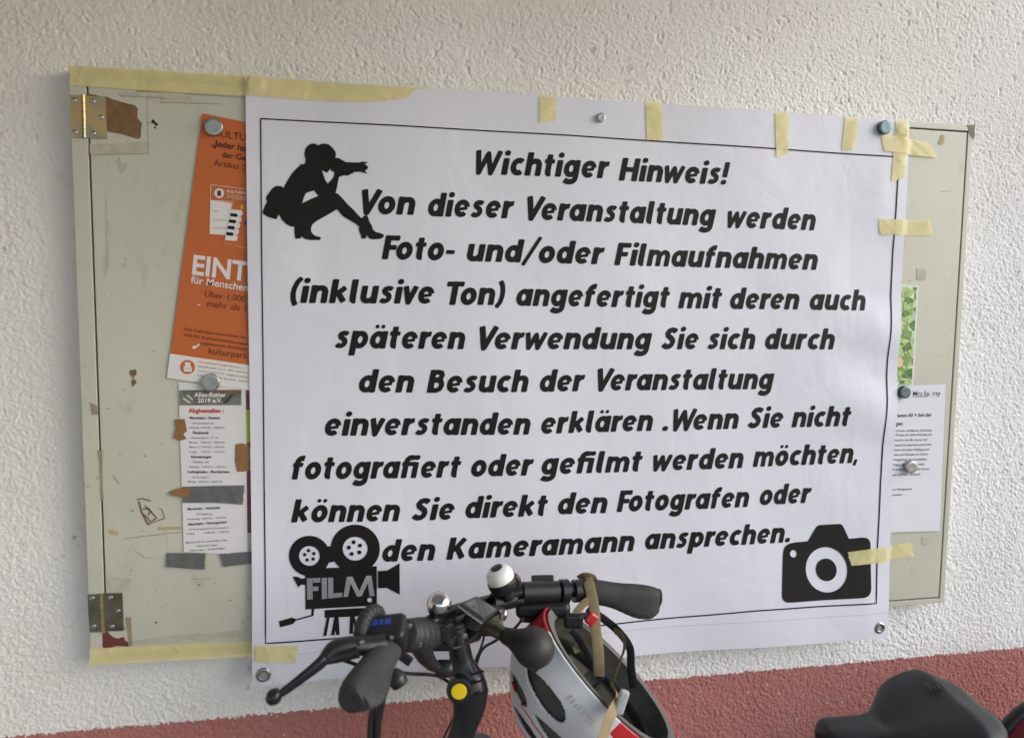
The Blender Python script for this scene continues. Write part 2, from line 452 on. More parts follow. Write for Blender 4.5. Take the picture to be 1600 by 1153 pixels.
def brass_mat(name, c1, c2, rough):
    m = mat(name, c1, rough, metal=.9, noise=.1, nscale=40); t = m.node_tree; b = t.nodes['Principled BSDF']
    tc = t.nodes.new('ShaderNodeTexCoord'); n = t.nodes.new('ShaderNodeTexNoise'); n.inputs['Scale'].default_value = 26; n.inputs['Detail'].default_value = 3; n.inputs['Distortion'].default_value = .8
    t.links.new(tc.outputs['Object'], n.inputs['Vector']); r = t.nodes.new('ShaderNodeValToRGB')
    r.color_ramp.elements[0].position = .42; r.color_ramp.elements[0].color = (*c1, 1); r.color_ramp.elements[1].position = .58; r.color_ramp.elements[1].color = (*c2, 1)  # mottled tones put reflections into the metal's colour
    t.links.new(n.outputs['Fac'], r.inputs[0]); t.links.new(r.outputs[0], b.inputs['Base Color']); return m
M['brass'] = brass_mat('brassed_steel', (.40, .35, .22), (.60, .41, .20), .34)
M['dark_brass'] = mat('tarnished_steel', (.20, .19, .13), .42, metal=.9, noise=.3, nscale=35)
M['screw'] = mat('screw_steel', (.45, .46, .48), .3, metal=1)
M['bare_primer'] = mat('brown_primer', lin((122, 92, 62)), .75, noise=.18, nscale=90, bump=.3, bscale=250)
M['red_primer'] = mat('red_primer', lin((106, 52, 42)), .75, noise=.15, nscale=60)
M['stain'] = mat('grime', lin((150, 136, 112)), .8, noise=.1, nscale=60)
M['stain2'] = mat('glue_residue', lin((178, 160, 118)), .7, noise=.1, nscale=60)
M['rubber'] = mat('black_rubber', (.024, .024, .023), .55, noise=.12, nscale=80, bump=.12, bscale=700, bdist=.0004)
M['grip'] = mat('grey_rubber_grip', (.036, .0345, .032), .7, noise=.16, nscale=60, bump=.8, bscale=420, bdist=.0006)
M['plastic'] = mat('black_plastic', (.016, .016, .017), .38, noise=.1, nscale=60, bump=.05, bscale=300)
M['alu'] = mat('black_anodised', (.020, .021, .023), .30, metal=.2, noise=.1, nscale=50)
M['steel'] = mat('steel', (.50, .50, .50), .25, metal=1)
M['chrome'] = mat('chrome', (.75, .75, .75), .06, metal=1)
M['bell_white'] = mat('white_lacquer', (.80, .79, .76), .22, coat=.4)
M['yellow'] = mat('yellow_plastic', lin((240, 205, 20)), .4)
M['blue'] = mat('blue_print', lin((44, 70, 150)), .5)
M['lcd'] = mat('grey_display', (.055, .058, .056), .18, coat=.5)
M['saddle'] = mat('black_vinyl', (.0105, .0112, .012), .5, noise=.06, nscale=90, bump=.18, bscale=900, bdist=.0004)
M['shell'] = mat('silver_white_shell', (.68, .69, .715), .38, coat=.25, noise=.03, nscale=15)
M['shell_red'] = mat('red_shell', lin((196, 40, 44)), .28, coat=.5)
M['foam'] = mat('dark_foam', (.085, .083, .072), .8, noise=.2, nscale=60, bump=.3, bscale=300)
M['foam_rim'] = mat('grey_foam_edge', (.13, .127, .115), .8, noise=.15, nscale=60)
M['strap'] = mat('tan_webbing', lin((150, 132, 100)), .8, noise=.12, nscale=80, bump=.4, bscale=900, bdist=.0005)
M['pad'] = mat('grey_green_pad', lin((104, 100, 84)), .9, noise=.15, nscale=60)
M['frame_paint'] = mat('dark_frame_paint', (.015, .017, .022), .25, coat=.5)
M['bag'] = mat('wine_red_cloth', lin((120, 34, 44)), .75, noise=.12, nscale=40, bump=.3, bscale=500, bdist=.0006)
M['tyre'] = mat('tyre_rubber', (.02, .02, .02), .8, bump=.3, bscale=200)

def tape_mat():
    m = mat('masking_tape', lin((240, 228, 170)), .5, noise=.08, nscale=45, bump=.45, bscale=110, bdist=.0006)
    t = m.node_tree; b = t.nodes['Principled BSDF']; o = t.nodes['Material Output']
    tr = t.nodes.new('ShaderNodeBsdfTransparent'); mx = t.nodes.new('ShaderNodeMixShader'); mx.inputs[0].default_value = .66
    tr.inputs[0].default_value = (.95, .90, .70, 1)
    t.links.new(tr.outputs[0], mx.inputs[1]); t.links.new(b.outputs[0], mx.inputs[2]); t.links.new(mx.outputs[0], o.inputs['Surface'])
    return m
M['tape'] = tape_mat()

def banner_mat():
    m = mat('white_banner_cloth', (.70, .70, .775), .5, noise=.015, nscale=8)
    t = m.node_tree; b = t.nodes['Principled BSDF']; tc = t.nodes.new('ShaderNodeTexCoord')
    n = t.nodes.new('ShaderNodeTexNoise'); n.inputs['Scale'].default_value = 9; n.inputs['Detail'].default_value = 4; n.inputs['Distortion'].default_value = .6
    t.links.new(tc.outputs['Object'], n.inputs['Vector'])
    bp = t.nodes.new('ShaderNodeBump'); bp.inputs['Strength'].default_value = .38; bp.inputs['Distance'].default_value = .006
    t.links.new(n.outputs['Fac'], bp.inputs['Height'])
    mp = t.nodes.new('ShaderNodeMapping'); mp.inputs['Scale'].default_value = (1.6, 1, .7); t.links.new(tc.outputs['Object'], mp.inputs[0])
    n3 = t.nodes.new('ShaderNodeTexNoise'); n3.inputs['Scale'].default_value = 5.5; n3.inputs['Detail'].default_value = 2; n3.inputs['Distortion'].default_value = 1.2; t.links.new(mp.outputs[0], n3.inputs['Vector'])
    ab = t.nodes.new('ShaderNodeMath'); ab.operation = 'SUBTRACT'; ab.inputs[1].default_value = .5; t.links.new(n3.outputs['Fac'], ab.inputs[0])
    a2 = t.nodes.new('ShaderNodeMath'); a2.operation = 'ABSOLUTE'; t.links.new(ab.outputs[0], a2.inputs[0])
    rr = t.nodes.new('ShaderNodeMapRange'); rr.inputs[2].default_value = .10; t.links.new(a2.outputs[0], rr.inputs[0])
    bq = t.nodes.new('ShaderNodeBump'); bq.inputs['Strength'].default_value = .045; bq.inputs['Distance'].default_value = .0035; t.links.new(rr.outputs[0], bq.inputs['Height']); t.links.new(bp.outputs[0], bq.inputs['Normal']); bp = bq
    n2 = t.nodes.new('ShaderNodeTexNoise'); n2.inputs['Scale'].default_value = 500; n2.inputs['Detail'].default_value = 2
    t.links.new(tc.outputs['Object'], n2.inputs['Vector'])
    bp2 = t.nodes.new('ShaderNodeBump'); bp2.inputs['Strength'].default_value = .2; bp2.inputs['Distance'].default_value = .0005
    t.links.new(n2.outputs['Fac'], bp2.inputs['Height']); t.links.new(bp.outputs[0], bp2.inputs['Normal']); t.links.new(bp2.outputs[0], b.inputs['Normal'])
    return m
M['banner'] = banner_mat()

ZR = BZ-.1277                                # where the painted base ends
def plaster_mat():
    m = bpy.data.materials.new('roughcast'); m.use_nodes = True
    t = m.node_tree; b = t.nodes['Principled BSDF']; N = t.nodes.new; L = t.links.new
    geo = N('ShaderNodeNewGeometry'); sep = N('ShaderNodeSeparateXYZ'); L(geo.outputs['Position'], sep.inputs[0])
    def noise(sc, det=4, dist=0):
        n = N('ShaderNodeTexNoise'); n.inputs['Scale'].default_value = sc; n.inputs['Detail'].default_value = det; n.inputs['Distortion'].default_value = dist
        L(geo.outputs['Position'], n.inputs['Vector']); return n
    nb = noise(190, 3); nc = noise(35, 2)
    ma = N('ShaderNodeMath'); ma.operation = 'MULTIPLY_ADD'; ma.inputs[1].default_value = .016; L(nb.outputs['Fac'], ma.inputs[0]); L(sep.outputs['Z'], ma.inputs[2])
    mb_ = N('ShaderNodeMath'); mb_.operation = 'MULTIPLY_ADD'; mb_.inputs[1].default_value = .007; L(nc.outputs['Fac'], mb_.inputs[0]); L(ma.outputs[0], mb_.inputs[2])
    mr = N('ShaderNodeMapRange'); mr.inputs[1].default_value = ZR+.0110; mr.inputs[2].default_value = ZR+.0125; L(mb_.outputs[0], mr.inputs[0])
    # white lime paint with grime
    n1 = noise(2.2, 5); n3 = noise(260, 3)
    cr = N('ShaderNodeValToRGB'); cr.color_ramp.elements[0].position = .35; cr.color_ramp.elements[0].color = (.76, .735, .70, 1)
    cr.color_ramp.elements[1].position = .65; cr.color_ramp.elements[1].color = (.84, .825, .80, 1); L(n1.outputs['Fac'], cr.inputs[0])
    ns = noise(60, 4, .4); ng = noise(3.1, 3)
    cs = N('ShaderNodeValToRGB'); cs.color_ramp.elements[0].position = .62; cs.color_ramp.elements[0].color = (0, 0, 0, 1); cs.color_ramp.elements[1].position = .74; L(ns.outputs['Fac'], cs.inputs[0])
    cg = N('ShaderNodeMapRange'); cg.inputs[1].default_value = .48; cg.inputs[2].default_value = .62; cg.inputs[4].default_value = .85; L(ng.outputs['Fac'], cg.inputs[0])
    mg = N('ShaderNodeMath'); mg.operation = 'MULTIPLY'; L(cs.outputs[0], mg.inputs[0]); L(cg.outputs[0], mg.inputs[1])
    mw = N('ShaderNodeMix'); mw.data_type = 'RGBA'; L(mg.outputs[0], mw.inputs[0]); L(cr.outputs[0], mw.inputs[6]); mw.inputs[7].default_value = (.36, .30, .24, 1)
    cr2 = N('ShaderNodeValToRGB'); cr2.color_ramp.elements[0].position = .3; cr2.color_ramp.elements[0].color = (.385, .155, .135, 1)
    cr2.color_ramp.elements[1].position = .7; cr2.color_ramp.elements[1].color = (.46, .19, .167, 1); nq = noise(5, 5, .5); av = N('ShaderNodeMath'); av.operation = 'MULTIPLY_ADD'; av.inputs[1].default_value = .45; L(n3.outputs['Fac'], av.inputs[0]); aw = N('ShaderNodeMath'); aw.operation = 'MULTIPLY'; aw.inputs[1].default_value = .55; L(nq.outputs['Fac'], aw.inputs[0]); L(aw.outputs[0], av.inputs[2]); L(av.outputs[0], cr2.inputs[0])
    # a few white flecks on the red base
    nf = noise(75, 1); cf = N('ShaderNodeMath'); cf.operation = 'GREATER_THAN'; cf.inputs[1].default_value = .735; L(nf.outputs['Fac'], cf.inputs[0])
    mf = N('ShaderNodeMix'); mf.data_type = 'RGBA'; L(cf.outputs[0], mf.inputs[0]); L(cr2.outputs[0], mf.inputs[6]); mf.inputs[7].default_value = (.5, .45, .42, 1)
    mx = N('ShaderNodeMix'); mx.data_type = 'RGBA'; L(mr.outputs[0], mx.inputs[0]); L(mf.outputs[2], mx.inputs[6]); L(mw.outputs[2], mx.inputs[7])
    L(mx.outputs[2], b.inputs['Base Color']); b.inputs['Roughness'].default_value = .88; b.inputs['Specular IOR Level'].default_value = .25
    bp = N('ShaderNodeBump'); bp.inputs['Strength'].default_value = .55; bp.inputs['Distance'].default_value = .0018
    nn = noise(430, 3); L(nn.outputs['Fac'], bp.inputs['Height']); L(bp.outputs[0], b.inputs['Normal'])
    return m
M['plaster'] = plaster_mat()

# ------------------------------------------------------------------ the setting
def vnoise(X, Z, s, seed):
    """smooth lattice noise in numpy"""
    rng = np.random.RandomState(seed); T = rng.rand(256, 256)
    x = X*s; z = Z*s; xi = np.floor(x).astype(int); zi = np.floor(z).astype(int); fx = x-xi; fz = z-zi
    fx = fx*fx*(3-2*fx); fz = fz*fz*(3-2*fz)
    g = lambda a, c: T[a % 256, c % 256]
    return (g(xi, zi)*(1-fx)+g(xi+1, zi)*fx)*(1-fz)+(g(xi, zi+1)*(1-fx)+g(xi+1, zi+1)*fx)*fz
def make_wall():
    st = .0016
    xs = np.r_[np.linspace(-3.2, -.55, 40), np.arange(-.54, 2.3, st), np.linspace(2.32, 5.5, 40)]
    zs = np.r_[np.linspace(-.05, .55, 14), np.arange(.56, 2.24, st), np.linspace(2.26, 2.9, 12)]
    X, Z = np.meshgrid(xs, zs)
    n1 = vnoise(X*1.0+Z*.35, Z*.9, 262, 1); n2 = vnoise(X+.3*Z, Z-.3*X, 170, 2); n3 = vnoise(X-.2*Z, Z+.2*X, 330, 3)
    n4 = vnoise(X, Z, 9, 5); n5 = vnoise(X, Z, 210, 6); n6 = vnoise(X+.2*Z, Z, 95, 8); top = np.clip((Z-1.45)/.6, 0, 1); H = (.0022*(1-np.abs(2*n1-1))**1.2 + .0016*n2 + .0020*n3**1.6)*(.52+.34*n4)*(1-.35*top)-.0018*np.clip((n5*n6-.50)/.2, 0, 1)*(.4+.6*top)
    H *= np.clip((X+.53)/.06, 0, 1)*np.clip((2.28-X)/.06, 0, 1)*np.clip((Z-.57)/.05, 0, 1)*np.clip((2.22-Z)/.04, 0, 1)
    me = bpy.data.meshes.new('building_wall')
    nx, nz = len(xs), len(zs)
    co = np.stack([X, -H+.0032, Z], -1).reshape(-1, 3)
    i = np.arange(nx*nz).reshape(nz, nx)
    q = np.stack([i[:-1, :-1], i[:-1, 1:], i[1:, 1:], i[1:, :-1]], -1).reshape(-1)
    nf = (nx-1)*(nz-1)
    me.vertices.add(nx*nz); me.vertices.foreach_set('co', co.ravel())
    me.loops.add(nf*4); me.loops.foreach_set('vertex_index', q)
    me.polygons.add(nf); me.polygons.foreach_set('loop_start', np.arange(nf)*4)
    me.update(calc_edges=True); me.validate()
    return link('building_wall', me, M['plaster'], smooth=True)
tag(make_wall(), 'white roughcast house wall with a brick red painted base', 'wall')
gm = mat('grey_paving', (.22, .21, .20), .85, noise=.15, nscale=3, bump=.4, bscale=60, bdist=.004)
mb = MB(); mb.add([(-60, -60, 0), (60, -60, 0), (60, 20, 0), (-60, 20, 0)], [(0, 1, 2, 3)]); struct(mb.build('ground', gm))
cm = mat('painted_ceiling', (.50, .49, .465), .9, noise=.04, nscale=4, bump=.2, bscale=80)
mb = MB(); box(mb, (-1.5, -3.4, 2.45), (1.7, -.003, 2.7)); struct(mb.build('ceiling', cm))
mb = MB(); box(mb, (-1.7, -3.4, 0), (-1.5, .2, 2.7)); struct(mb.build('added_shade_wall', cm))  # unseen wall, added at left to block light from that side

# ------------------------------------------------------------------ notice board
nb = empty('notice_board', (0, YB, BZ))
tag(nb, 'large cream enamelled notice board cabinet with brass hinges at left, hung on the rough wall', 'notice board')
W_, H_ = 1.602, .952
x0, x1, z0, z1 = .0262, 1.5885, .0128, .9385     # door
g = .0028
fm = MB()
for lo, hi in (((0, 0), (x0-g, H_)), ((x1+g, 0), (W_, H_)), ((x0-g, 0), (x1+g, z0-g)), ((x0-g, z1+g), (x1+g, H_))):
    box(fm, (lo[0], YB, lo[1]+BZ), (hi[0], -.002, hi[1]+BZ))
bevel(keep(fm.build('frame', M['enamel']), nb), .0008)
bk = MB(); box(bk, (.004, -.014, BZ+.004), (W_-.004, -.0025, BZ+H_-.004)); keep(bk.build('back_panel', M['gap']), nb)
dm = MB(); box(dm, (x0, YB+.0004, BZ+z0), (x1, -.0145, BZ+z1)); bevel(keep(dm.build('door', M['enamel']), nb), .001)
def crop(P, ox, oy, k): return [(ox+x/k, oy+y/k) for x, y in P]
def hinge(L0, K0, K1, R1, v, screws, m, kn):
    root = MB()
    flat = lambda q: flat_poly(root, [q], .0016)
    flat(v[0]); flat(v[1])
    for q in v:                                   # a rim so that the leaves have thickness
        for a, b in zip(q, q[1:]+q[:1]):
            root.add([onto(*a, .0016), onto(*b, .0016), onto(*b, -.0002), onto(*a, -.0002)], [(0, 1, 2, 3)])
    o = keep(root.build('hinge', m), nb)
    k = MB(); tube(k, [onto(*K0, .002), onto(*K1, .002)], .0027, 14); kk = k.build('knuckle', kn, o, True)
    gb = MB()
    for i in range(1, 5):
        p = onto(K0[0]+(K1[0]-K0[0])*i/5, K0[1]+(K1[1]-K0[1])*i/5, .002); tube(gb, [p-Vector((0, 0, .0003)), p+Vector((0, 0, .0003))], .00277, 14)
    gb.build('joint_lines', M['gap'], o)
    for s in screws:
        q = MB(); c = onto(*s, .0016)
        lathe(q, [(.0036, -.0005), (.0037, .0005), (.0030, .0011), (.0015, .0012), (.0013, .0004)], c, (0, -1, 0), 14)
        q.build('screw', M['screw'], o, True)
c1 = lambda P: crop(P, 100, 80, 7.685)
hinge(None, c1([(236, 530)])[0], c1([(250, 1046)])[0], None,
      (c1([(72, 530), (222, 536), (236, 1048), (88, 1045)]), c1([(252, 540), (505, 552), (522, 1056), (264, 1050)])),
      c1([(122, 593), (133, 975), (348, 605), (447, 797), (357, 990)]), M['brass'], M['brass'])
c2 = lambda P: crop(P, 120, 900, 7.206)
hinge(None, c2([(281, 196)])[0], c2([(304, 628)])[0], None,
      (c2([(122, 205), (270, 195), (290, 622), (148, 626)]), c2([(290, 192), (515, 185), (530, 608), (312, 616)])),
      c2([(177, 245), (195, 560), (383, 237), (470, 388), (402, 562)]), M['dark_brass'], M['brass'])
def ragged(P, amp=1.0, n=6):
    out = []
    for a, b in zip(P, P[1:]+P[:1]):
        for k in range(n):
            t = k/n; out.append((a[0]+(b[0]-a[0])*t+random.uniform(-amp, amp), a[1]+(b[1]-a[1])*t+random.uniform(-amp, amp)))
    return out
def blotch(P, m, name='worn_patch', amp=.5, off=.0003, n=5):
    q = MB(); flat_poly(q, [ragged(P, amp, n)], off); return keep(q.build(name, m), nb)
blotch(c1([(505, 552), (640, 600), (850, 655), (885, 690), (882, 800), (935, 870), (920, 1035), (890, 1058), (700, 1000), (522, 965)]), M['bare_primer'], amp=.35)
blotch(c1([(300, 515), (330, 520), (420, 540), (400, 548), (262, 540)]), M['bare_primer'], amp=.2)
blotch(c1([(1072, 815), (1092, 850), (1130, 878), (1112, 905), (1098, 890), (1078, 868), (1045, 858)]), M['gap'], amp=.25)
blotch(c1([(1092, 905), (1108, 915), (1102, 935), (1085, 925)]), M['gap'], amp=.15)
blotch(c1([(855, 465), (1205, 470), (1200, 500), (880, 497)]), M['stain2'], amp=.2)
blotch(c2([(292, 632), (345, 628), (380, 660), (430, 690), (470, 700), (520, 680), (542, 690), (535, 715), (575, 740), (585, 785), (430, 785), (400, 800), (292, 802)]), M['red_primer'], amp=.4)
blotch(c2([(550, 460), (610, 460), (625, 780), (590, 780)]), M['stain'], amp=.25)
c5 = lambda P: crop(P, 90, 700, 3.034)
for P, wpx in (([(375, 243), (400, 238), (442, 250)], 2.0), ([(385, 250), (398, 300), (420, 345), (432, 363)], 2.6), ([(405, 290), (432, 285), (455, 315), (470, 330), (440, 350), (428, 330), (410, 315)], 2.2),
               ([(430, 362), (470, 345), (508, 332)], 1.4), ([(508, 332), (495, 290), (480, 285)], 1.2), ([(412, 270), (440, 300), (430, 318)], 1.8)):
    q = MB(); line_px(q, c5(P), wpx, .0003, n=3); keep(q.build('scratch', M['bare_primer']), nb)
for P, m, wpx in (([(315, 430), (420, 415), (590, 398)], M['stain'], 1.0), ([(480, 380), (588, 378)], M['stain2'], 4.5), ([(350, 290), (362, 302)], M['stain'], 2)):
    q = MB(); line_px(q, c5(P), wpx, .0003, n=8); keep(q.build('smear', m), nb)
blotch(c5([(235, 385), (290, 395), (285, 412), (255, 410)]), M['stain2'], 'glue_spot', .3)
blotch(c5([(188, 10), (212, 12), (216, 240), (206, 248), (200, 180), (196, 60)]), M['stain'], amp=.8)
blotch([(203, 578), (212, 577), (214, 583), (209, 590), (214, 598), (207, 604), (205, 597), (208, 590), (203, 585)], M['bare_primer'], 'flaked_spot', .4)
blotch([(140, 628), (152, 634), (154, 648), (143, 648)], M['stain'], 'flaked_spot', .6)
blotch(crop([(870, 490), (920, 500), (915, 600), (880, 640), (820, 630), (850, 560)], 1380, 160, 9.6), M['stain2'], 'glue_spot', .3)
blotch(crop([(1235, 345), (1375, 345), (1365, 560), (1320, 540), (1280, 450), (1275, 380)], 1380, 160, 9.6), mat('scuffed_corner', lin((128, 122, 108)), .8, noise=.25, nscale=120), 'scuffed_corner', .5, .0005)
for P in ([(185, 150), (250, 153), (258, 156)], [(288, 147), (384, 153)], [(250, 160), (345, 163)]):
    q = MB(); line_px(q, P, .9, .0003, n=8); keep(q.build('scratch', M['stain']), nb)
for P in ([(140, 226), (232, 222), (232, 240), (141, 243)], [(187, 144), (220, 146), (216, 152), (188, 151)], [(168, 900), (205, 905), (200, 935), (172, 930)], [(230, 148), (300, 152), (300, 158), (232, 154)], [(180, 250), (200, 258), (192, 272)], [(205, 1000), (300, 990), (380, 985), (382, 996), (210, 1006)], [(1432, 640-220), (1448, 421), (1446, 438), (1433, 437)], [(1440, 840), (1455, 838), (1456, 850), (1441, 852)]):
    blotch(P, M['ghost'], 'glue_trace', 1.2, .00015, 8)
for P, w_ in (([(141, 243), (232, 240)], .7), ([(230, 152), (232, 240)], .6), ([(165, 300), (168, 420)], .5), ([(300, 905), (330, 903)], .8), ([(210, 860), (228, 872), (240, 870)], .7), ([(176, 742), (186, 756)], .9), ([(1470, 300), (1486, 298)], .6)):
    q = MB(); line_px(q, P, w_, .0003, n=6); keep(q.build('scratch', M['stain']), nb)
for _ in range(48):
    u, v = random.choice([(random.uniform(165, 285), random.uniform(220, 990)), (random.uniform(1430, 1505), random.uniform(230, 920)), (random.uniform(165, 380), random.uniform(890, 1000))])
    if 258 < u and v < 892: continue
    r_ = random.uniform(.5, 1.6); q = MB(); flat_poly(q, [circ(u, v, r_*random.uniform(.7, 2), r_, 7, random.uniform(0, 3))], .0003)
    keep(q.build('speck', random.choice([M['stain'], M['stain'], M['bare_primer']])), nb)

# ------------------------------------------------------------------ sheets pinned to the board
def sheet(name, P, off, m, label, cat, curl=0.0):
    """a sheet of paper, P = its four corners TL TR BR BL in photo pixels"""
    q = MB(); n = 10; vs = []
    for j in range(n+1):
        for i in range(n+1):
            s, t = i/n, j/n
            u = (P[0][0]*(1-s)+P[1][0]*s)*(1-t)+(P[3][0]*(1-s)+P[2][0]*s)*t
            v = (P[0][1]*(1-s)+P[1][1]*s)*(1-t)+(P[3][1]*(1-s)+P[2][1]*s)*t
            vs.append(onto(u, v, off))
    q.add(vs, [(j*(n+1)+i, (j+1)*(n+1)+i, (j+1)*(n+1)+i+1, j*(n+1)+i+1) for j in range(n) for i in range(n)])
    o = q.build(name, m); so = o.modifiers.new('thickness', 'SOLIDIFY'); so.thickness = .0003; so.offset = -1
    return tag(o, label, cat)
# leaflet half hidden behind the banner
lf = sheet('leaflet', [(372, 606), (440, 608), (440, 832), (376, 832)], .0005, mat('leaflet_print', lin((112, 60, 66)), .5, noise=.4, nscale=60), 'narrow strip of a dark coloured leaflet showing between the white flyer and the banner', 'leaflet')
q = MB(); flat_poly(q, [[(373, 640), (439, 641), (439, 692), (374, 692)]], .0008); q.build('picture', mat('lime_print', lin((160, 178, 60)), .5), lf)
q = MB(); flat_poly(q, [[(373, 700), (439, 701), (439, 735), (375, 735)]], .0008); q.build('picture', M['white_paper'], lf)
# white flyer with opening hours
fl = sheet('flyer', [(279, 597), (384, 604), (387, 866), (287.5, 862)], .0011, M['old_paper'], 'tall white flyer with a list of opening hours, crossed by grey duct tape', 'flyer')
def c4(P): return crop(P, 240, 580, 3.6056)
q = MB(); flat_poly(q, [c4([(145, 106), (494, 104), (496, 190), (147, 191)])], .0016)
hd = mat('faded_header_photo', lin((104, 106, 98)), .5, noise=.5, nscale=55); pic = q.build('picture', hd, fl)
q = MB(); line_px(q, c4([(168, 150), (208, 178)]), 2, .0019); line_px(q, c4([(190, 132), (222, 160)]), 2, .0019); q.build('text_line', M['white_ink'], pic)
q = MB(); flat_poly(q, [c4([(395, 175), (440, 125), (452, 130), (420, 172), (400, 182)])], .0019); q.build('leaf_motif', mat('dark_leaf_print', lin((44, 56, 44)), .5), pic)
q = MB(); flat_poly(q, [c4([(300, 106), (494, 104), (496, 125), (430, 132), (350, 120)])], .0018); q.build('leaf_motif', mat('rusty_print', lin((120, 88, 70)), .5, noise=.4, nscale=60), pic)
def t4(q, s, xa, xb, ya, yb=None, b=.0, off=.0016):
    a, c = c4([(xa, ya), (xb, yb if yb else ya)]); text_px(q, s, *a, *c, off, b)
q = ML(); t4(q, 'Alles-Retter', 230, 410, 143, None, .03, .0022); t4(q, '2019 e.V.', 250, 388, 175, None, .03, .0022); q.build('text_line', M['white_ink'], fl)
q = ML(); t4(q, 'Abgbestellen :', 197, 397, 232, None, .035); q.build('text_line', M['red_ink'], fl)
q = ML()
for a in (('Mannheim - Rheinau', 205, 377, 268), ('Plankstadt', 222, 312, 352), ('Schwetzingen', 212, 328, 487), ('Ludwigshafen - Mundenheim', 194, 430, 571), ('Mannheim - Hochstätt', 193, 378, 780, 772), ('Mannheim - Herzogenried', 198, 412, 866, 853)):
    t4(q, *a, b=.035) if len(a) == 5 else t4(q, *a, None, .035)
q.build('text_line', M['grey_ink'], fl)
q = ML()
for a in (('Schwabenheimerstr.', 220, 343, 296), ('Dienstag 17.00 Uhr – 18.00 Uhr', 205, 403, 321), ('Schwetzingerstr. 29 - 31', 213, 362, 378), ('Montag    17.00 Uhr – 18.30 Uhr', 203, 403, 404), ('Mittwoch  17.00 Uhr – 18.30 Uhr', 203, 403, 430),
          ('Freitag     17.00 Uhr – 18.30 Uhr', 203, 403, 457), ('Hebelstr. 6-8', 222, 312, 515), ('Dienstag    15.00 Uhr – 16.00 Uhr', 203, 410, 541), ('Am Kirchplatz 3', 218, 315, 600), ('Montag   17.00 Uhr – 18.00 Uhr', 195, 390, 625),
          ('Karolingerweg', 245, 333, 806), ('Donnerstag   15.00 Uhr – 16.00 Uhr', 190, 410, 836, 825), ('Am Brunnengarten 8 ( Quartierbüro )', 198, 428, 893, 882), ('Freitag             16.00 Uhr – 17.00 Uhr', 190, 428, 918, 905),
          ('Möchten Sie uns unterstützen oder', 183, 417, 968, 953), ('haben Sie Fragen', 243, 360, 987, 980), ('Info s unter :  017661594011', 210, 403, 1012, 1000)):
    t4(q, *a, b=.012) if len(a) == 5 else t4(q, *a, None, .012)
q.build('text_line', M['mid_ink'], fl)
# orange poster
po = sheet('poster', [(317, 178), (580, 232), (548, 634), (261.5, 590)], .0020, M['orange'], 'orange poster with white headline, hanging askew and half covered by the banner', 'poster')
ca = lambda P: crop(P, 240, 160, 4.8056)
cb = lambda P: crop(P, 240, 380, 4.8056)
q = MB(); flat_poly(q, [[(266.2, 552.3), (552, 594), (548, 634), (261.5, 590)]], .0024); foot = q.build('footer_strip', M['white_ink'], po)
def tp(q, f, s, xa, ya, xb, yb, off=.0026, b=0.0, ysc=1.0):
    a, c = f([(xa, ya), (xb, yb)]); text_px(q, s, *a, *c, off, b, ysc)
q = ML(); tp(q, ca, 'KULTU', 455, 258, 694, 292); tp(q, ca, 'Artikel 2', 452, 475, 692, 517); tp(q, cb, 'Über 1.000', 385, 402, 693, 442); tp(q, cb, 'mehr als 1', 405, 474, 692, 513); tp(q, cb, 'kulturpark', 415, 828, 708, 868)
q.build('text_line', M['brown_ink'], po)
q = ML(); tp(q, ca, '„Jeder ha', 435, 330, 694, 372, b=.016); tp(q, ca, 'der Ge', 515, 415, 692, 441, b=.016); q.build('text_line', mat('dark_brown_ink', lin((62, 26, 16)), .6), po)
q = ML(); tp(q, cb, 'Den Kulturpass bekommen Sie,', 232, 655, 697, 718); tp(q, cb, 'SGB XII, Asylbewerberleistungsge', 230, 698, 708, 766); tp(q, cb, 'sogenannten Armutsge', 352, 758, 706, 806)
q.build('text_line', M['brown_ink'], po)
q = ML(); tp(q, cb, 'EINT', 290, 232, 703, 284, b=.028, ysc=1.08); tp(q, cb, 'für Menschen', 280, 298, 708, 361, b=.016); tp(q, ca, 'KULTURPA', 552, 680, 696, 694, b=.015)
tp(q, ca, 'Kulturparkett Rhein-N', 552, 700, 696, 720); tp(q, ca, 'e.V. Hauptbahnhof', 552, 718, 690, 738); q.build('text_line', M['white_ink'], po)
q = ML(); tp(q, cb, 'KULTURPARKETT RHEIN-NECKAR e.V.', 340, 895, 682, 944, b=.01); q.build('text_line', mat('orange_ink', lin((205, 100, 50)), .6), foot)
q = ML(); tp(q, cb, 'Geschäftsstelle: S 3, 12 · 68161 Mannheim', 335, 928, 712, 978); tp(q, cb, 'Tel. 06 21-44 59 95 50 · info@kulturparkett', 333, 962, 712, 1012); tp(q, cb, 'Kulturparkett bei der Sparkasse · Spenden', 330, 994, 712, 1045); q.build('text_line', M['grey_ink'], foot)
q = MB(); flat_poly(q, [circ(293.7, 573.3, 11.6, 11.2)], .0027); lg = q.build('emblem', M['orange'], foot)
q = MB()
for P in ([(237, 893), (280, 893), (282, 938), (240, 938)], [(228, 925), (240, 925), (243, 962), (230, 962)], [(280, 928), (292, 930), (290, 965), (278, 965)], [(242, 942), (279, 942), (278, 964), (242, 964)]):
    flat_poly(q, [rnd(cb(P), .8)], .0030)
q.build('armchair_motif', M['white_ink'], lg)
q = MB()
for a, b in (((433, 620), (760, 664)), ((433, 620), (428, 738)), ((428, 738), (600, 748))): line_px(q, ca([a, b]), .7, .0026)
q.build('card_outline', M['white_ink'], po)
q = MB(); flat_poly(q, [ca([(428, 738), (760, 780), (740, 1010), (423, 990)])], .0025); cdp = q.build('card_picture', M['white_ink'], po)
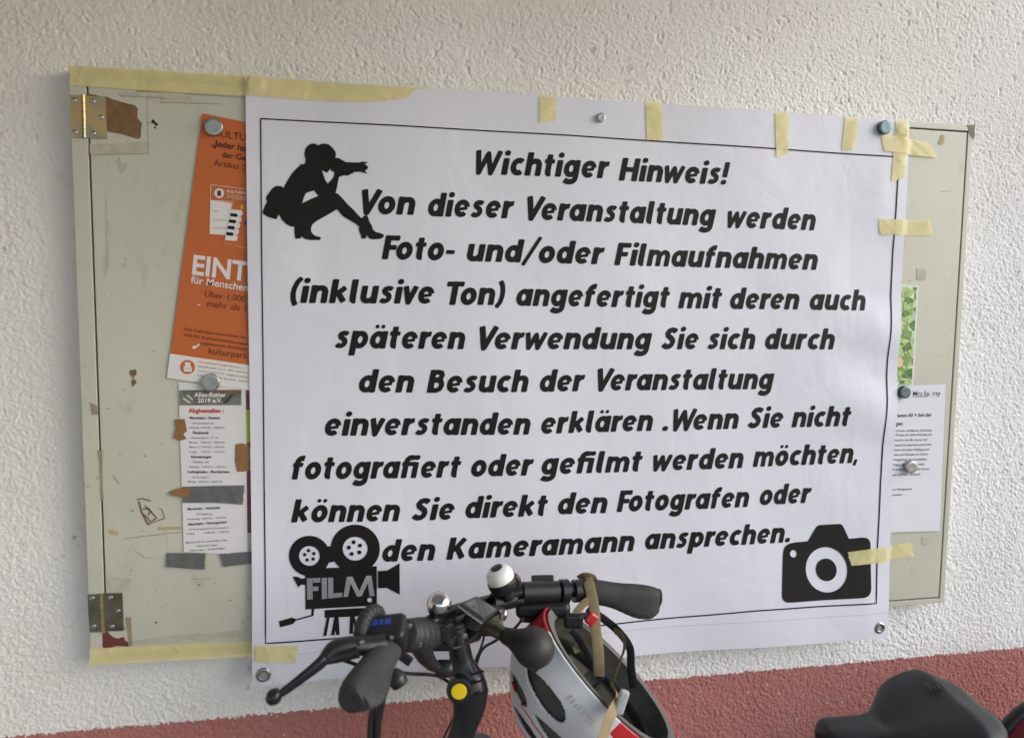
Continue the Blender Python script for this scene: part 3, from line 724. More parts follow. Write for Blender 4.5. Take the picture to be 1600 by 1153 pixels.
q = ML(); tp(q, ca, 'NAME', 452, 826, 492, 828); tp(q, ca, 'KULTURPASS-NR', 450, 888, 556, 894); tp(q, ca, 'GÜLTIG BIS', 450, 950, 545, 955); q.build('text_line', M['grey_ink'], cdp)
q = MB(); flat_poly(q, [circ(*ca([(495, 685)])[0], 7.7)], .0026); em = q.build('emblem', M['white_ink'], po)
q = MB(); flat_poly(q, [rnd(ca([(482, 665), (508, 665), (510, 705), (480, 705)]), .8)], .0029); q.build('armchair_motif', M['brown_ink'], em)
q = MB(); flat_poly(q, [ca([(603, 727), (780, 752), (700, 1105), (535, 1060)])], .0029); kc = q.build('card_picture', M['orange'], po)
q = MB(); line_px(q, ca([(603, 727), (535, 1060), (700, 1098)]), .8, .0031); q.build('card_outline', mat('pale_orange', lin((222, 160, 110)), .6), kc)
q = MB()
for k in range(5):
    x, y = 632-9.5*k, 838-0+46.5*k
    flat_poly(q, [rnd(ca([(x-48+0*k, y-32), (x+42, y-24), (x+36, y+20), (x-56, y+12)]), [0, 4, 4, 0])], .0032)
q.build('white_keys', M['white_ink'], kc)
q = MB()
for k in range(4):
    x, y = 607-10.3*k, 850+47*k
    flat_poly(q, [rnd(ca([(x-26, y-15), (x+26, y-11), (x+24, y+15), (x-28, y+8)]), [0, 2, 2, 0])], .0035)
q.build('black_keys', M['ink'], kc)
q = ML(); tp(q, ca, 'K', 655, 800, 684, 806, off=.0033, b=.01); q.build('text_line', M['yellow_ink'], kc)
q = MB(); flat_poly(q, [circ(*ca([(698, 910)])[0], 3.2, 4)], .0033); q.build('text_line', M['violet_ink'], kc)
q = MB(); flat_poly(q, [cb([(288, 785), (300, 770), (318, 772), (345, 752), (350, 762), (322, 785), (308, 795), (300, 788)])], .0026); flat_poly(q, [cb([(330, 465), (350, 458), (355, 464), (335, 470)])], .0026); q.build('torn_spot', M['white_ink'], po)
# clover picture
cl = sheet('picture_card', [(1352, 441), (1435, 446), (1426.8, 602), (1345, 600)], .0008, M['white_paper'], 'narrow picture of green clover leaves with a white edge, right of the banner', 'picture')
q = MB(); flat_poly(q, [[(1353, 443.5), (1432.2, 448.3), (1424.2, 600.5), (1347, 598.5)]], .0013)
q.build('picture', mat('pale_leaf_ground', lin((196, 214, 172)), .4, noise=.2, nscale=40), cl)
gm3 = [mat('clover_green', lin((120, 160, 76)), .4, noise=.3, nscale=70), mat('dark_clover_green', lin((74, 120, 54)), .4, noise=.3, nscale=70), mat('light_clover_green', lin((164, 192, 112)), .4, noise=.25, nscale=70)]
qs = [MB(), MB(), MB()]
k_ = 0; vein = MB()
def heart(cu, cv, L, A):
    out = []
    for k in range(22):
        t = 2*math.pi*k/22; x = 16*math.sin(t)**3; y = 13*math.cos(t)-5*math.cos(2*t)-2*math.cos(3*t)-math.cos(4*t)
        x, y = x/17., (y+17)/29.
        px, py = x*L*.58, y*L
        u_, v_ = cu+px*math.cos(A)-py*math.sin(A), cv+px*math.sin(A)*1.0+py*math.cos(A)
        lim = 1431.6-(v_-448)*.0526
        out.append((min(u_, lim+random.uniform(-.05, 0)), min(max(v_, 449), 599.5)))
    return out
for (cu, cv, r_) in ((1413, 463, 15), (1428, 456, 13), (1411, 484, 12), (1425, 482, 14), (1418, 506, 16), (1408, 526, 14), (1422, 533, 16), (1412, 551, 15), (1423, 560, 14), (1416, 576, 14), (1405, 593, 14), (1420, 591, 13), (1399, 577, 13), (1398, 507, 14), (1397, 541, 13), (1399, 466, 13)):
    a0 = random.uniform(0, 6)
    for j in range(3):
        A = a0+j*2.1; flat_poly(qs[(k_*7+j) % 3], [heart(cu, cv, r_, A)], .0016+.0001*(k_ % 9)); k_ += 1
        e_ = (cu-math.sin(A)*r_*.7, cv+math.cos(A)*r_*.7)
        if e_[0] < 1430-(e_[1]-448)*.0526 and 450 < e_[1] < 598: line_px(vein, [(cu, cv), e_], .5, .00255)
vein.build('leaf_veins', mat('pale_vein', lin((176, 200, 140)), .5), cl)
for qq, m_ in zip(qs, gm3): qq.build('clover_leaves', m_, cl)
q = MB(); flat_poly(q, [circ(1404, 566, 6, 8, 14)], .0027); q.build('flower', mat('peach_print', lin((226, 190, 150)), .5), cl)
# white letter at right
le = sheet('letter_sheet', [(1310, 606), (1475.5, 600), (1466.5, 828.5), (1300, 833)], .0034, M['white_paper'], 'white printed letter with a grey logo held by two round magnets, right of the banner', 'letter')
c9 = lambda P: crop(P, 1380, 590, 4.61)
q = ML(); tp(q, c9, 'Mrs.Sp', 205, 130, 322, 129, .0038, .005); tp(q, c9, 'rty', 352, 129, 402, 127, .0038, .005); line_px(q, c9([(202, 137), (298, 135)]), .8, .0038)
for k in range(9):
    A = k*2*math.pi/9; flat_poly(q, [circ(*c9([(337+13*math.cos(A), 116+15*math.sin(A))])[0], .45, .45, 6)], .0038)
q.build('logo', M['grey_ink'], le)
q = ML(); tp(q, c9, 'Programm 60 + bei der', 17, 284, 340, 277, .0038, .025); tp(q, c9, 'bungen', 26, 343, 130, 341, .0038, .025); q.build('text_line', M['grey_ink'], le)
q = ML()
for s, xa, xb, y in (('für alle Frauen und Männer ab Dienstag,', 40, 340, 385), ('rbio-Gruppe ein. Jeden Dienstag von', 42, 340, 415), ('nie Stemmer vom Mrs. Sporty Club', 45, 308, 452), ('torengespräch abgestimmt auf die Ziele', 50, 338, 487), ('r Inhalte sind neben Kräftigung und', 50, 322, 522),
                     ('nsystem auch Übungen zur Verbes-', 40, 315, 556), ('s, Beweglichkeit, Sturzprophylaxe,', 40, 305, 592), ('m Tragen von Taschen an vielen', 38, 285, 628), ('nheit auch so bleiben sie wie Herzen,', 36, 325, 662), ('Körper und Geist vielseitig fit.', 34, 260, 700), ('Euro pro Übungsstunde.', 16, 200, 806), ('nst kostenlos.', 24, 128, 846)):
    tp(q, c9, s, xa, y+3, xb, y-2, .0038, .012)
q.build('text_line', M['grey_ink'], le)

# ------------------------------------------------------------------ the banner
mb = MB(); nu, nv = 130, 112; vs = []
for j in range(nv+1):
    for i in range(nu+1):
        s, t = i/nu, j/nv
        u = (BTL[0]*(1-s)+BTR[0]*s)*(1-t)+(BBL[0]*(1-s)+BBR[0]*s)*t
        v = (BTL[1]*(1-s)+BTR[1]*s)*(1-t)+(BBL[1]*(1-s)+BBR[1]*s)*t
        vs.append(onto(u, v, 0, True))
mb.add(vs, [(j*(nu+1)+i, (j+1)*(nu+1)+i, (j+1)*(nu+1)+i+1, j*(nu+1)+i+1) for j in range(nv) for i in range(nu)])
ban = mb.build('banner', M['banner'], None, True)
so = ban.modifiers.new('thickness', 'SOLIDIFY'); so.thickness = .0006; so.offset = -1; ban.modifiers.new('edges', 'EDGE_SPLIT').split_angle = R(40)
tag(ban, 'big white cloth banner with a black German photo notice, taped across the notice board', 'banner')
TEXT = [
 [('Wichtiger', 743, 273, 951, 280.5), ('Hinweis!', 965, 283.5, 1137, 290)],
 [('Von', 566, 335, 649, 337), ('dieser', 668.5, 339, 803, 342.5), ('Veranstaltung', 822.5, 344, 1116, 354), ('werden', 1134, 356, 1271, 361)],
 [('Foto-', 596.5, 405.6, 710, 408), ('und/oder', 728.5, 408.8, 942.5, 413.8), ('Filmaufnahmen', 957.5, 415, 1274, 422.5)],
 [('(inklusive', 454.7, 473.5, 678, 475), ('Ton)', 698, 476.7, 788.5, 476.9), ('angefertigt', 805.4, 478, 1044.6, 481.2), ('mit', 1058, 482, 1126, 482.3), ('deren', 1138.6, 483, 1245.4, 483.7), ('auch', 1261.4, 484.3, 1348.4, 485.3)],
 [('späteren', 523.7, 544, 726, 545.3), ('Verwendung', 748, 545.5, 1016.6, 545.6), ('Sie', 1031.6, 545.6, 1089.4, 545.6), ('sich', 1103.4, 545.6, 1177.8, 545.6), ('durch', 1193, 545.6, 1299.4, 545.6)],
 [('den', 560.8, 612.8, 647, 612.8), ('Besuch', 666.3, 613.2, 824.4, 611.7), ('der', 842, 611.7, 912.8, 610.6), ('Veranstaltung', 931.6, 609.9, 1206.6, 607.5)],
 [('einverstanden', 508, 680, 827.3, 677.8), ('erklären', 844.5, 677, 1018.4, 672.2), ('.Wenn', 1033, 672.6, 1152, 669), ('Sie', 1166, 668.4, 1220.6, 667.5), ('nicht', 1234, 666.9, 1323.8, 664.4)],
 [('fotograſert', 456.4, 747.7, 719.5, 744.8), ('oder', 735.3, 743.4, 832.5, 741.2), ('geſlmt', 843, 740.4, 1002, 735.6), ('werden', 1018.4, 734.7, 1159, 730), ('möchten,', 1173.8, 728.6, 1337, 722)],
 [('können', 455.4, 814.5, 624.6, 812.5), ('Sie', 643, 812, 709.5, 810.5), ('direkt', 726.6, 808.6, 854.4, 803.9), ('den', 870, 801.8, 947.3, 800), ('Fotografen', 962, 798.5, 1167.6, 790.4), ('oder', 1184.5, 788, 1265, 784.3)],
 [('den', 597, 875.7, 679.5, 873.8), ('Kameramann', 697, 873, 989.5, 858.8), ('ansprechen.', 1005.8, 856.8, 1232, 845.6)]]
for ln in TEXT:
    for wd in ln:
        q = MB(); word(q, *wd); q.build('printed_word', M['ink'], ban)
BL_ = [(408, 187), (640, 199.5), (887, 213), (1206, 234), (1400, 247), (1397, 300), (1393, 379), (1384, 560), (1374, 740), (1366, 862), (1362, 938), (1240, 945.5), (1179, 949.6), (1100, 958.0), (954, 970), (794, 981), (640, 987), (417, 998), (414, 790), (411, 480), (408, 187)]
q = MB(); line_px(q, BL_, 2.0, .0008, True, 14); q.build('border_line', M['ink'], ban)
q = MB(); line_px(q, [(396.5, 1020), (640, 1003), (1000, 979), (1381, 953)], .9, .0004, True, 14); q.build('hem_seam', mat('seam_shade', (.52, .51, .57), .6), ban)
cs = lambda P: crop(P, 405, 215, 6.78)
body = [(430, 280), (450, 293), (487, 285), (495, 240), (482, 190), (488, 140), (515, 98), (550, 76), (590, 72), (628, 92), (660, 78), (700, 73), (745, 86), (785, 125), (812, 165), (815, 200), (808, 225), (850, 228), (880, 250), (905, 258), (915, 270), (1065, 275), (1085, 266), (1150, 270), (1140, 282), (1118, 290), (1140, 305), (1158, 328), (1142, 348), (1118, 360), (1145, 388), (1130, 390), (1075, 372), (1000, 375), (1000, 385), (962, 400), (945, 412), (895, 410), (850, 425), (838, 470), (825, 540), (812, 595), (835, 602), (870, 635), (940, 715), (1000, 770), (1040, 815), (1085, 860), (1100, 850), (1110, 835), (1140, 828), (1155, 850), (1165, 890), (1195, 940), (1205, 980), (1235, 1005), (1290, 1018), (1320, 1035), (1318, 1060), (1280, 1078), (1210, 1083), (1170, 1075), (1140, 1040), (1130, 1072), (1090, 1075), (1075, 1030), (1058, 985), (1058, 945), (1020, 915), (950, 875), (890, 840), (855, 800), (825, 765), (770, 800), (690, 845), (610, 890), (572, 920), (555, 950), (552, 995), (575, 1030), (605, 1048), (650, 1058), (657, 1080), (640, 1090), (540, 1090), (490, 1080), (452, 1052), (440, 1075), (388, 1076), (380, 1030), (378, 950), (340, 948), (295, 925), (250, 880), (215, 825), (205, 835), (195, 868), (175, 870), (100, 848), (48, 815), (45, 790), (70, 725), (92, 685), (78, 662), (82, 635), (150, 540), (185, 520), (235, 522), (262, 540), (300, 470), (350, 390), (400, 335), (440, 300)]
hole1 = [(665, 350), (700, 372), (722, 382), (740, 360), (755, 342), (770, 362), (797, 372), (795, 420), (765, 460), (728, 495), (705, 462), (685, 410)]
hole2 = [(497, 598), (545, 580), (585, 567), (605, 595), (630, 625), (560, 652), (458, 703), (475, 650)]
q = MB(); flat_poly(q, [cs(body), cs(hole1), cs(hole2)], .0008, True, .02); q.build('photographer_print', M['ink'], ban)
cf = lambda P: crop(P, 430, 810, 6.067)
q = MB()
U = .0008
def ring(cu, cv, ro, ri):
    c, = cf([(cu, cv)]); flat_poly(q, [circ(*c, ro/6.067, ro*.98/6.067, 40), circ(*c, ri/6.067, ri*.95/6.067, 30)], U, True, .02)
ring(328, 341, 194, 98); ring(760, 272, 232, 118)
for a in ((319, 291), (369, 319), (363, 370), (306, 380), (283, 330)): flat_poly(q, [circ(*cf([a])[0], 16/6.067)], U, True)
for a in ((745, 210), (805, 242), (799, 306), (727, 321), (699, 261)): flat_poly(q, [circ(*cf([a])[0], 19/6.067)], U, True)
flat_poly(q, [cf([(496, 252), (535, 246), (560, 395), (515, 405)])], U, True)
flat_poly(q, [cf([(270, 462), (963, 437), (964, 808), (293, 838), (288, 615), (250, 610), (222, 635), (170, 535), (215, 537), (250, 555), (290, 550)]), circ(*cf([(897, 756)])[0], 24/6.067, 22/6.067)], U, True, .02)
flat_poly(q, [cf([(972, 483), (1065, 478), (1178, 412), (1180, 708), (1060, 643), (974, 647)])], U, True, .02)
flat_poly(q, [cf([(350, 832), (375, 832), (367, 898), (200, 940), (178, 968), (55, 997), (44, 942), (165, 910), (205, 925), (348, 888)])], U, True, .02)
for P in ([(472, 846), (850, 828), (850, 905), (474, 916)], [(495, 905), (522, 905), (490, 1080), (460, 1083)], [(566, 905), (604, 905), (613, 1075), (582, 1077), (573, 1030), (562, 1077), (533, 1079)], [(712, 900), (752, 898), (790, 1060), (765, 1060), (742, 960), (738, 1066), (705, 1070)]):
    flat_poly(q, [cf(P)], U, True, .02)
fp = q.build('film_camera_print', M['ink'], ban)
q = MB()
def stripes(P, n=6):
    """lettering drawn with fine parallel lines"""
    (a, b), (c, d) = P[0], P[1]          # two parallel edges
    for k in range(n):
        t = (k+.5)/n
        p0 = (a[0]+(c[0]-a[0])*t, a[1]+(c[1]-a[1])*t); p1 = (b[0]+(d[0]-b[0])*t, b[1]+(d[1]-b[1])*t)
        line_px(q, cf([p0, p1]), 1.05, .0014, True, 10)
stripes([((302, 550), (306, 748)), ((356, 548), (360, 745))]); stripes([((358, 548), (430, 545)), ((360, 592), (430, 590))], 5); stripes([((360, 628), (412, 626)), ((360, 670), (412, 667))], 5)
stripes([((443, 547), (445, 743)), ((492, 545), (496, 740))]); stripes([((502, 545), (506, 738)), ((552, 543), (554, 735))]); stripes([((555, 688), (638, 684)), ((555, 735), (636, 725))], 5)
stripes([((678, 537), (648, 727)), ((730, 535), (692, 722))]); stripes([((690, 537), (775, 722)), ((732, 533), (820, 718))]); stripes([((862, 528), (775, 722)), ((910, 526), (822, 716))]); stripes([((868, 528), (895, 720)), ((912, 526), (942, 716))])
q.build('film_lettering', mat('grey_print', (.36, .35, .38), .6), fp)
cc = lambda P: crop(P, 1205, 810, 6.957)
camo = rnd(cc([(118, 262), (383, 236), (485, 62), (748, 46), (822, 208), (1050, 180), (1040, 828), (78, 892)]), [16, 1, 5, 5, 1, 14, 15, 13])
q = MB(); lens = [(cc([(575+a, 540+b)])[0]) for a, b in [(222*math.cos(t)*1.0+0, 240*math.sin(t)) for t in [2*math.pi*k/44 for k in range(44)]]]
flat_poly(q, [camo, lens, circ(*cc([(224, 371)])[0], 37/6.957, 40/6.957, 20)], U, True, .02)
flat_poly(q, [[cc([(574+110*math.cos(t), 541+120*math.sin(t))])[0] for t in [2*math.pi*k/32 for k in range(32)]]], U, True, .02)
q.build('photo_camera_print', M['ink'], ban)
def grommet(u, v, rpx):
    q = MB(); c = onto(u, v, 0, True); r = rpx/ (FPX/((Vector(c)-CAM).dot(fwd)))
    pr = [(r*.50, -.0010), (r*.52, .0016), (r*.66, .0026), (r*.86, .0022), (r, .0006), (r, -.0004)]
    seg = 30; Mx = frame_of((0, -1, 0)); V = []; F = []
    for (a, hh) in pr:
        for k in range(seg): V.append(c+Mx @ Vector((a*math.cos(2*math.pi*k/seg), a*math.sin(2*math.pi*k/seg), hh)))
    for i in range(len(pr)-1):
        for k in range(seg): F.append((i*seg+k, i*seg+(k+1) % seg, (i+1)*seg+(k+1) % seg, (i+1)*seg+k))
    q.add(V, F); o = q.build('grommet', mat('dull_zinc', (.34, .34, .33), .32, metal=.95), ban, True)
    q = MB(); flat_poly(q, [circ(u, v, rpx*.52)], .0005, True); q.build('grommet_hole', mat('hole_shade', (.30, .30, .29), .8), o)
for a in ((414, 1045.5, 11.5), (1367.3, 976, 9.2)): grommet(*a)

# ------------------------------------------------------------------ tape
bumps = [(400, 133, 12, .0030), (1405.5, 206, 8.5, .0032)]
def tape(top, bot, label, m='tape', name='tape_strip', group='strips of masking tape', off=.0017, tear=.8, cat='tape', wr=.0007, nA=None):
    """top and bot: matching polylines (long edges) in photo pixels"""
    def pl(P, t):
        d = [0]
        for a, b in zip(P, P[1:]): d.append(d[-1]+math.hypot(b[0]-a[0], b[1]-a[1]))
        x = t*d[-1]
        return (np.interp(x, d, [p[0] for p in P]), np.interp(x, d, [p[1] for p in P]))
    Ln = math.hypot(top[-1][0]-top[0][0], top[-1][1]-top[0][1]); n = max(14, int(Ln/3.5)); k = 8
    ph = random.uniform(0, 9); j0 = [random.uniform(-tear, tear) for _ in range(k+1)]; j1 = [random.uniform(-tear, tear) for _ in range(k+1)]
    creases = [(random.random(), random.uniform(-22, 22), random.uniform(1.5, 3.5), random.uniform(.0005, .0014)) for _ in range(2+int(Ln/45))]
    vs = []
    for i in range(n+1):
        t = i/n; a = pl(top, t); b = pl(bot, t)
        for j in range(k+1):
            s = j/k; u = a[0]*(1-s)+b[0]*s; v = a[1]*(1-s)+b[1]*s
            du, dv = (top[-1][0]-top[0][0])/Ln, (top[-1][1]-top[0][1])/Ln
            e = j0[j]*max(0, 1-t*n/2.)+j1[j]*max(0, 1-(1-t)*n/2.)
            u += du*e; v += dv*e
            d = surf(u, v)+off + wr*(.5+.5*math.sin(t*Ln*.11+ph+2*s))*math.sin(t*Ln*.05+ph*2+s*4) 
            for (ct, sl, cw, ca) in creases:
                x_ = (t-ct)*Ln+(s-.5)*sl; d += ca*math.exp(-(x_/cw)**2)*(.4+.6*math.sin(s*3+ct*9)**2)
            for (bu, bv, br, bh) in bumps: d += bh*(1-sstep(br*.85, br*1.45, math.hypot(u-bu, v-bv)))
            vs.append(onto(u, v, d))
    q = MB(); q.add(vs, [(i*(k+1)+j, i*(k+1)+j+1, (i+1)*(k+1)+j+1, (i+1)*(k+1)+j) for i in range(n) for j in range(k)])
    o = q.build(name, M[m], None, True)
    bm = bmesh.new(); bm.from_mesh(o.data); bmesh.ops.recalc_face_normals(bm, faces=bm.faces)
    if sum(f.normal.y for f in bm.faces) > 0: bmesh.ops.reverse_faces(bm, faces=bm.faces[:])
    bm.to_mesh(o.data); bm.free()
    return tag(o, label, cat, group)
tape([(108, 103), (240, 110.5), (384, 118.5), (470, 126), (560, 133.5), (612, 137.3), (645, 133.5), (671, 135)], [(110, 134), (240, 143), (384, 150.5), (470, 157), (560, 162), (600, 160.5), (634, 155.8), (644, 147), (656, 141), (669, 141.5)], 'long pale yellow masking tape along the upper left edge of the notice board', wr=.0004, tear=1.6)
tape([(141, 1013), (158, 1011.5), (284, 1005), (386, 1000.5), (468, 1001.5)], [(140, 1040), (157, 1037.5), (284, 1030), (386, 1025), (463, 1027.5)], 'pale yellow masking tape along the lower left edge of the notice board', wr=.0006)
tape([(841.6, 148.7), (841.6, 194)], [(868.5, 150), (867, 189.5)], 'short tape strip at the top edge of the banner, left of the small magnet')
tape([(1006.8, 159.3), (1009, 220.8)], [(1032, 161), (1034.5, 220)], 'tape strip at the top edge of the banner, right of the small magnet')
tape([(1207, 174.6), (1209, 247)], [(1229, 176), (1227.8, 241)], 'longest upright tape strip on the top edge of the banner, ending in a torn point')
tape([(1317, 182.4), (1312, 235.8)], [(1337.5, 184), (1332, 234.8)], 'slightly slanted short tape strip at the top edge, beside the magnet with the bluish reflection')
tape([(1395.6, 187), (1393, 226)], [(1419, 188.5), (1417.5, 227)], 'upright tape piece over a grommet in the upper right corner of the banner', off=.0016)
tape([(1391, 238), (1387.8, 284.5)], [(1412, 239), (1409, 279.5)], 'upright tape piece hanging below the crossing tape at the upper right corner', off=.0017)
tape([(1372.4, 212.8), (1418, 217.8), (1450, 223.7)], [(1376.4, 237.4), (1417.4, 242.9), (1464, 247.4)], 'wide tape strip crossing the upper right corner from banner to board', off=.0029)
tape([(1368, 343), (1411, 344), (1453, 345)], [(1372, 367.6), (1412, 368), (1456.6, 368.5)], 'level tape strip on the right banner edge beside the word werden')
tape([(1320, 860.3), (1356, 854.6), (1422, 847.4)], [(1325.7, 880.9), (1362, 876.8), (1427, 868.6)], 'tape strip across the lower right banner edge, lying over the printed camera')
gd = 'strips of grey duct tape'
tape([(285, 759.8), (335, 758.3), (382, 757.5)], [(286, 784.8), (335, 784.5), (380, 787.5)], 'grey duct tape across the middle of the white flyer', 'duct', 'duct_tape_strip', gd, wr=.0002, off=.0024)
tape([(260.8, 863), (321, 863.4)], [(260.8, 884.5), (320.4, 889)], 'grey duct tape under the left lower corner of the white flyer', 'duct', 'duct_tape_strip', gd, wr=.0003, off=.0024)
tape([(344, 864.5), (410, 859.5)], [(349.6, 884.5), (409, 878.5)], 'grey duct tape under the right lower corner of the flyer, running behind the banner', 'duct', 'duct_tape_strip', gd, wr=.0002, off=.0024) if False else None
q = MB(); flat_poly(q, [ragged([(344, 864.5), (384, 861.5), (420, 858.5), (418, 877), (386, 880.8), (349.6, 884.5)], .4)], .0022)
tag(q.build('duct_tape_strip', M['duct']), 'grey duct tape under the right lower corner of the flyer, running behind the banner', 'tape', gd)
gbp = 'pieces of brown packing tape'
def piece(P, label, off):
    q = MB(); flat_poly(q, [ragged(P, .35, 4)], off); tag(q.build('packing_tape_piece', M['brown_tape']), label, 'tape', gbp)
piece([(273.3, 655), (289.4, 654.3), (292.7, 673), (287, 678), (292, 685), (281.6, 688.3), (272, 684), (275, 668)], 'torn brown packing tape on the left edge of the white flyer', .0021)
piece([(368.5, 693.5), (378, 692), (389.8, 694.5), (391, 735), (384, 736), (371, 736.7), (367.6, 718)], 'glossy brown packing tape on the right edge of the white flyer', .0021)
piece([(263.6, 768.6), (272, 764), (281.6, 761.7), (298.2, 761.7), (296.9, 776.9), (281.6, 775.5), (270, 773)], 'pointed brown packing tape beside the grey duct tape band on the flyer', .0030)
# ------------------------------------------------------------------ magnets
def magnet(u, v, rpx, off, m, label, th=.0065, cloth=False, name='magnet'):
    c = onto(u, v, off, cloth); r = rpx/(FPX/((c-CAM).dot(fwd)))
    q = MB(); lathe(q, [(r*.98, 0), (r, .0006), (r, th-.0010), (r*.95, th-.0002), (r*.90, th), (r*.55, th-.0002), (r*.1, th-.0003)], c, (0, -1, 0), 36)
    return tag(q.build(name, M[m], None, True), label, 'magnet', 'round magnets on the notice board')
magnet(335.5, 200, 13.6, .0027, 'magnet', 'round grey magnet on the top corner of the orange poster')
magnet(330.5, 597, 13.8, .0027, 'magnet', 'round grey magnet where the orange poster overlaps the white flyer')
magnet(937, 186, 6.8, .0005, 'magnet', 'small grey magnet at the top middle of the banner between two tapes', cloth=True)
magnet(1375.5, 202, 10.6, .0005, 'reflection_magnet', 'shiny magnet with a painted bluish reflection at the upper right corner of the banner', cloth=True, th=.009)
magnet(1408.3, 612, 9.6, .0038, 'reflection_magnet', 'magnet with a painted bluish reflection at the top of the white letter', th=.009)
magnet(1418, 728, 9.8, .0038, 'magnet', 'grey magnet in the middle of the white letter', th=.009)

# ------------------------------------------------------------------ bicycle
bk_root = empty('bicycle', (1.0, -.36, 0))
tag(bk_root, 'black bicycle with turned handlebar, white bell and rubber horn, parked along the wall', 'bicycle')
def bp(name, mb_, m, smooth=True, parent=None):
    o = mb_.build(name, m, None, smooth)
    if parent is None: keep(o, bk_root)
    else: o.parent = parent; o.matrix_parent_inverse = parent.matrix_parent_inverse.copy() if False else Matrix.Identity(4); o.matrix_world = Matrix.Identity(4)
    return o
def sub(name, mb_, m, parent, smooth=True):
    o = mb_.build(name, m, None, smooth); o.parent = parent
    return o
CL = Vector((.585, -.233, 1.056))
TH = .572
rv_ = Vector((math.cos(TH), math.sin(TH), -.07)).normalized()      # bar axis, to the rider's right
fv_ = Vector((-math.sin(TH), math.cos(TH), 0))                       # steering direction
uv_ = rv_.cross(fv_).normalized()
LGE, LGS = Vector((.431, -.514, 1.114)), Vector((.470, -.403, 1.117))
BR, RGS, RGE = Vector((.671, -.206, 1.098)), Vector((.793, -.195, 1.090)), Vector((.909, -.206, 1.075))
BL2 = Vector((.509, -.330, 1.104))
barP = spline([LGE+(LGS-LGE)*.1, LGS, BL2, CL-rv_*.045+Vector((0, 0, .004)), CL+rv_*.045+Vector((0, 0, .004)), BR, RGS, RGE-(RGE-RGS)*.1], 10)
q = MB(); tube(q, barP, .0112, 20); hb = bp('handlebar', q, M['alu'])
q = MB(); tube(q, [CL-rv_*.04, CL+rv_*.04], .0150, 20); sub('clamp_sleeve', q, M['alu'], hb)
# grips with a palm wing
def grip(S, E, wing, name='grip', wamp=.0145):
    ax = (E-S); L = ax.length; ax.normalize(); wv = (wing-ax*wing.dot(ax)).normalized(); nn = ax.cross(wv)
    q = MB(); seg = 26; n = 22; V = []; F = []
    for i in range(n+1):
        t = i/n; c = S+ax*(L*t)
        r0 = .0176+(.0145-wamp)*.35*t+.0006*math.sin(t*11)
        wg = .003+wamp*sstep(.15, .75, t)
        if t > .84: k = math.sqrt(1-((t-.84)/.16)**2*.36); r0 *= k; wg *= k**2.5
        for k in range(seg):
            A = 2*math.pi*k/seg; ca_, sa_ = math.cos(A), math.sin(A)
            rr = r0+(wg*max(0, ca_)**1.6)
            th = 1-.25*max(0, ca_)*sstep(.2, .8, t)
            V.append(c+wv*(ca_*rr)+nn*(sa_*r0*th))
    for i in range(n):
        for k in range(seg): F.append((i*seg+k, i*seg+(k+1) % seg, (i+1)*seg+(k+1) % seg, (i+1)*seg+k))
    F.append(tuple(range(seg-1, -1, -1))); F.append(tuple(n*seg+k for k in range(seg)))
    q.add(V, F); o = bp(name, q, M['grip'])
    GV = V
    q = MB(); lathe(q, [(.0140, -.003), (.0146, .0008), (.0132, .0024), (.0080, .0026), (.001, .0010)], E, ax, 24); sub('end_plug', q, M['rubber'], o)
    q = MB(); lathe(q, [(.0180, -.012), (.0190, -.010), (.0190, -.001), (.0180, .001)], S, ax, 26); sub('clamp_ring', q, M['alu'], o)
    q = MB()
    for i in range(9, n-1):
        for k in range(seg):
            p = GV[i*seg+k]; c = S+ax*(L*i/n); d = (p-c).normalized()
            if d.dot((CAM-p).normalized()) > .1 and d.dot(wv) > .05 and (i+k) % 2 == 0: lathe(q, [(.0009, -.0010), (.0009, .00035)], p, d, 6)
    if q.v: sub('grip_dimples', q, M['rubber'], o)
    return o
grip(LGS, LGE, Vector((.95, -.2, -.30)), wamp=.0085)
rg = grip(RGS, RGE, Vector((.2, -.5, -.85)))
# left controls: clamp, brake lever body and lever, shifter
q = MB(); tube(q, [LGS-(LGE-LGS)*.05, LGS-(LGE-LGS)*.42], .0172, 22); bl = bp('brake_lever', q, M['plastic'])
P = [atz(600, 1004, .90), atz(572, 1008, .89), atz(545, 1008, .88), atz(522, 1013, .872), atz(508, 1028, .865)]
q = MB(); tube(q, spline(P, 6), [.013, .014, .0125, .011, .0085], 14, sx=1.0, sy=.85); sub('lever_body', q, M['plastic'], bl)
P = [atz(514, 1020, .87), atz(500, 1036, .86), atz(470, 1060, .85), atz(446, 1078, .845), atz(432, 1088, .84)]
q = MB(); tube(q, spline(P, 6), [.0088, .0078, .0062, .0055, .0038], 14, sx=.75, sy=1.0); lathe(q, [(.001, -.0095), (.0062, -.0075), (.0092, -.002), (.0092, .002), (.0062, .0075), (.001, .0095)], atz(428, 1088, .84), rgt*-.7-upv*.7, 16); sub('lever_blade', q, M['alu'], bl)
q = MB(); tube(q, spline([atz(560, 1018, .87), atz(530, 1026, .868), atz(505, 1032, .862)], 5), [.007, .0065, .005], 12); sub('adjuster', q, M['plastic'], bl)
def obox(q, c, ex, ey, ez, sx, sy, sz):
    ex = ex.normalized(); ey = (ey-ex*ey.dot(ex)).normalized(); ez = ex.cross(ey)
    M_ = Matrix(((ex.x, ey.x, ez.x, c.x), (ex.y, ey.y, ez.y, c.y), (ex.z, ey.z, ez.z, c.z), (0, 0, 0, 1)))
    box(q, (-sx/2, -sy/2, -sz/2), (sx/2, sy/2, sz/2), M_)
SHC = atz(598, 990, .925); SHX = (rgt*.98+upv*.10).normalized(); SHY = (upv*.86-fwd*.5); SHY = (SHY-SHX*SHY.dot(SHX)).normalized()
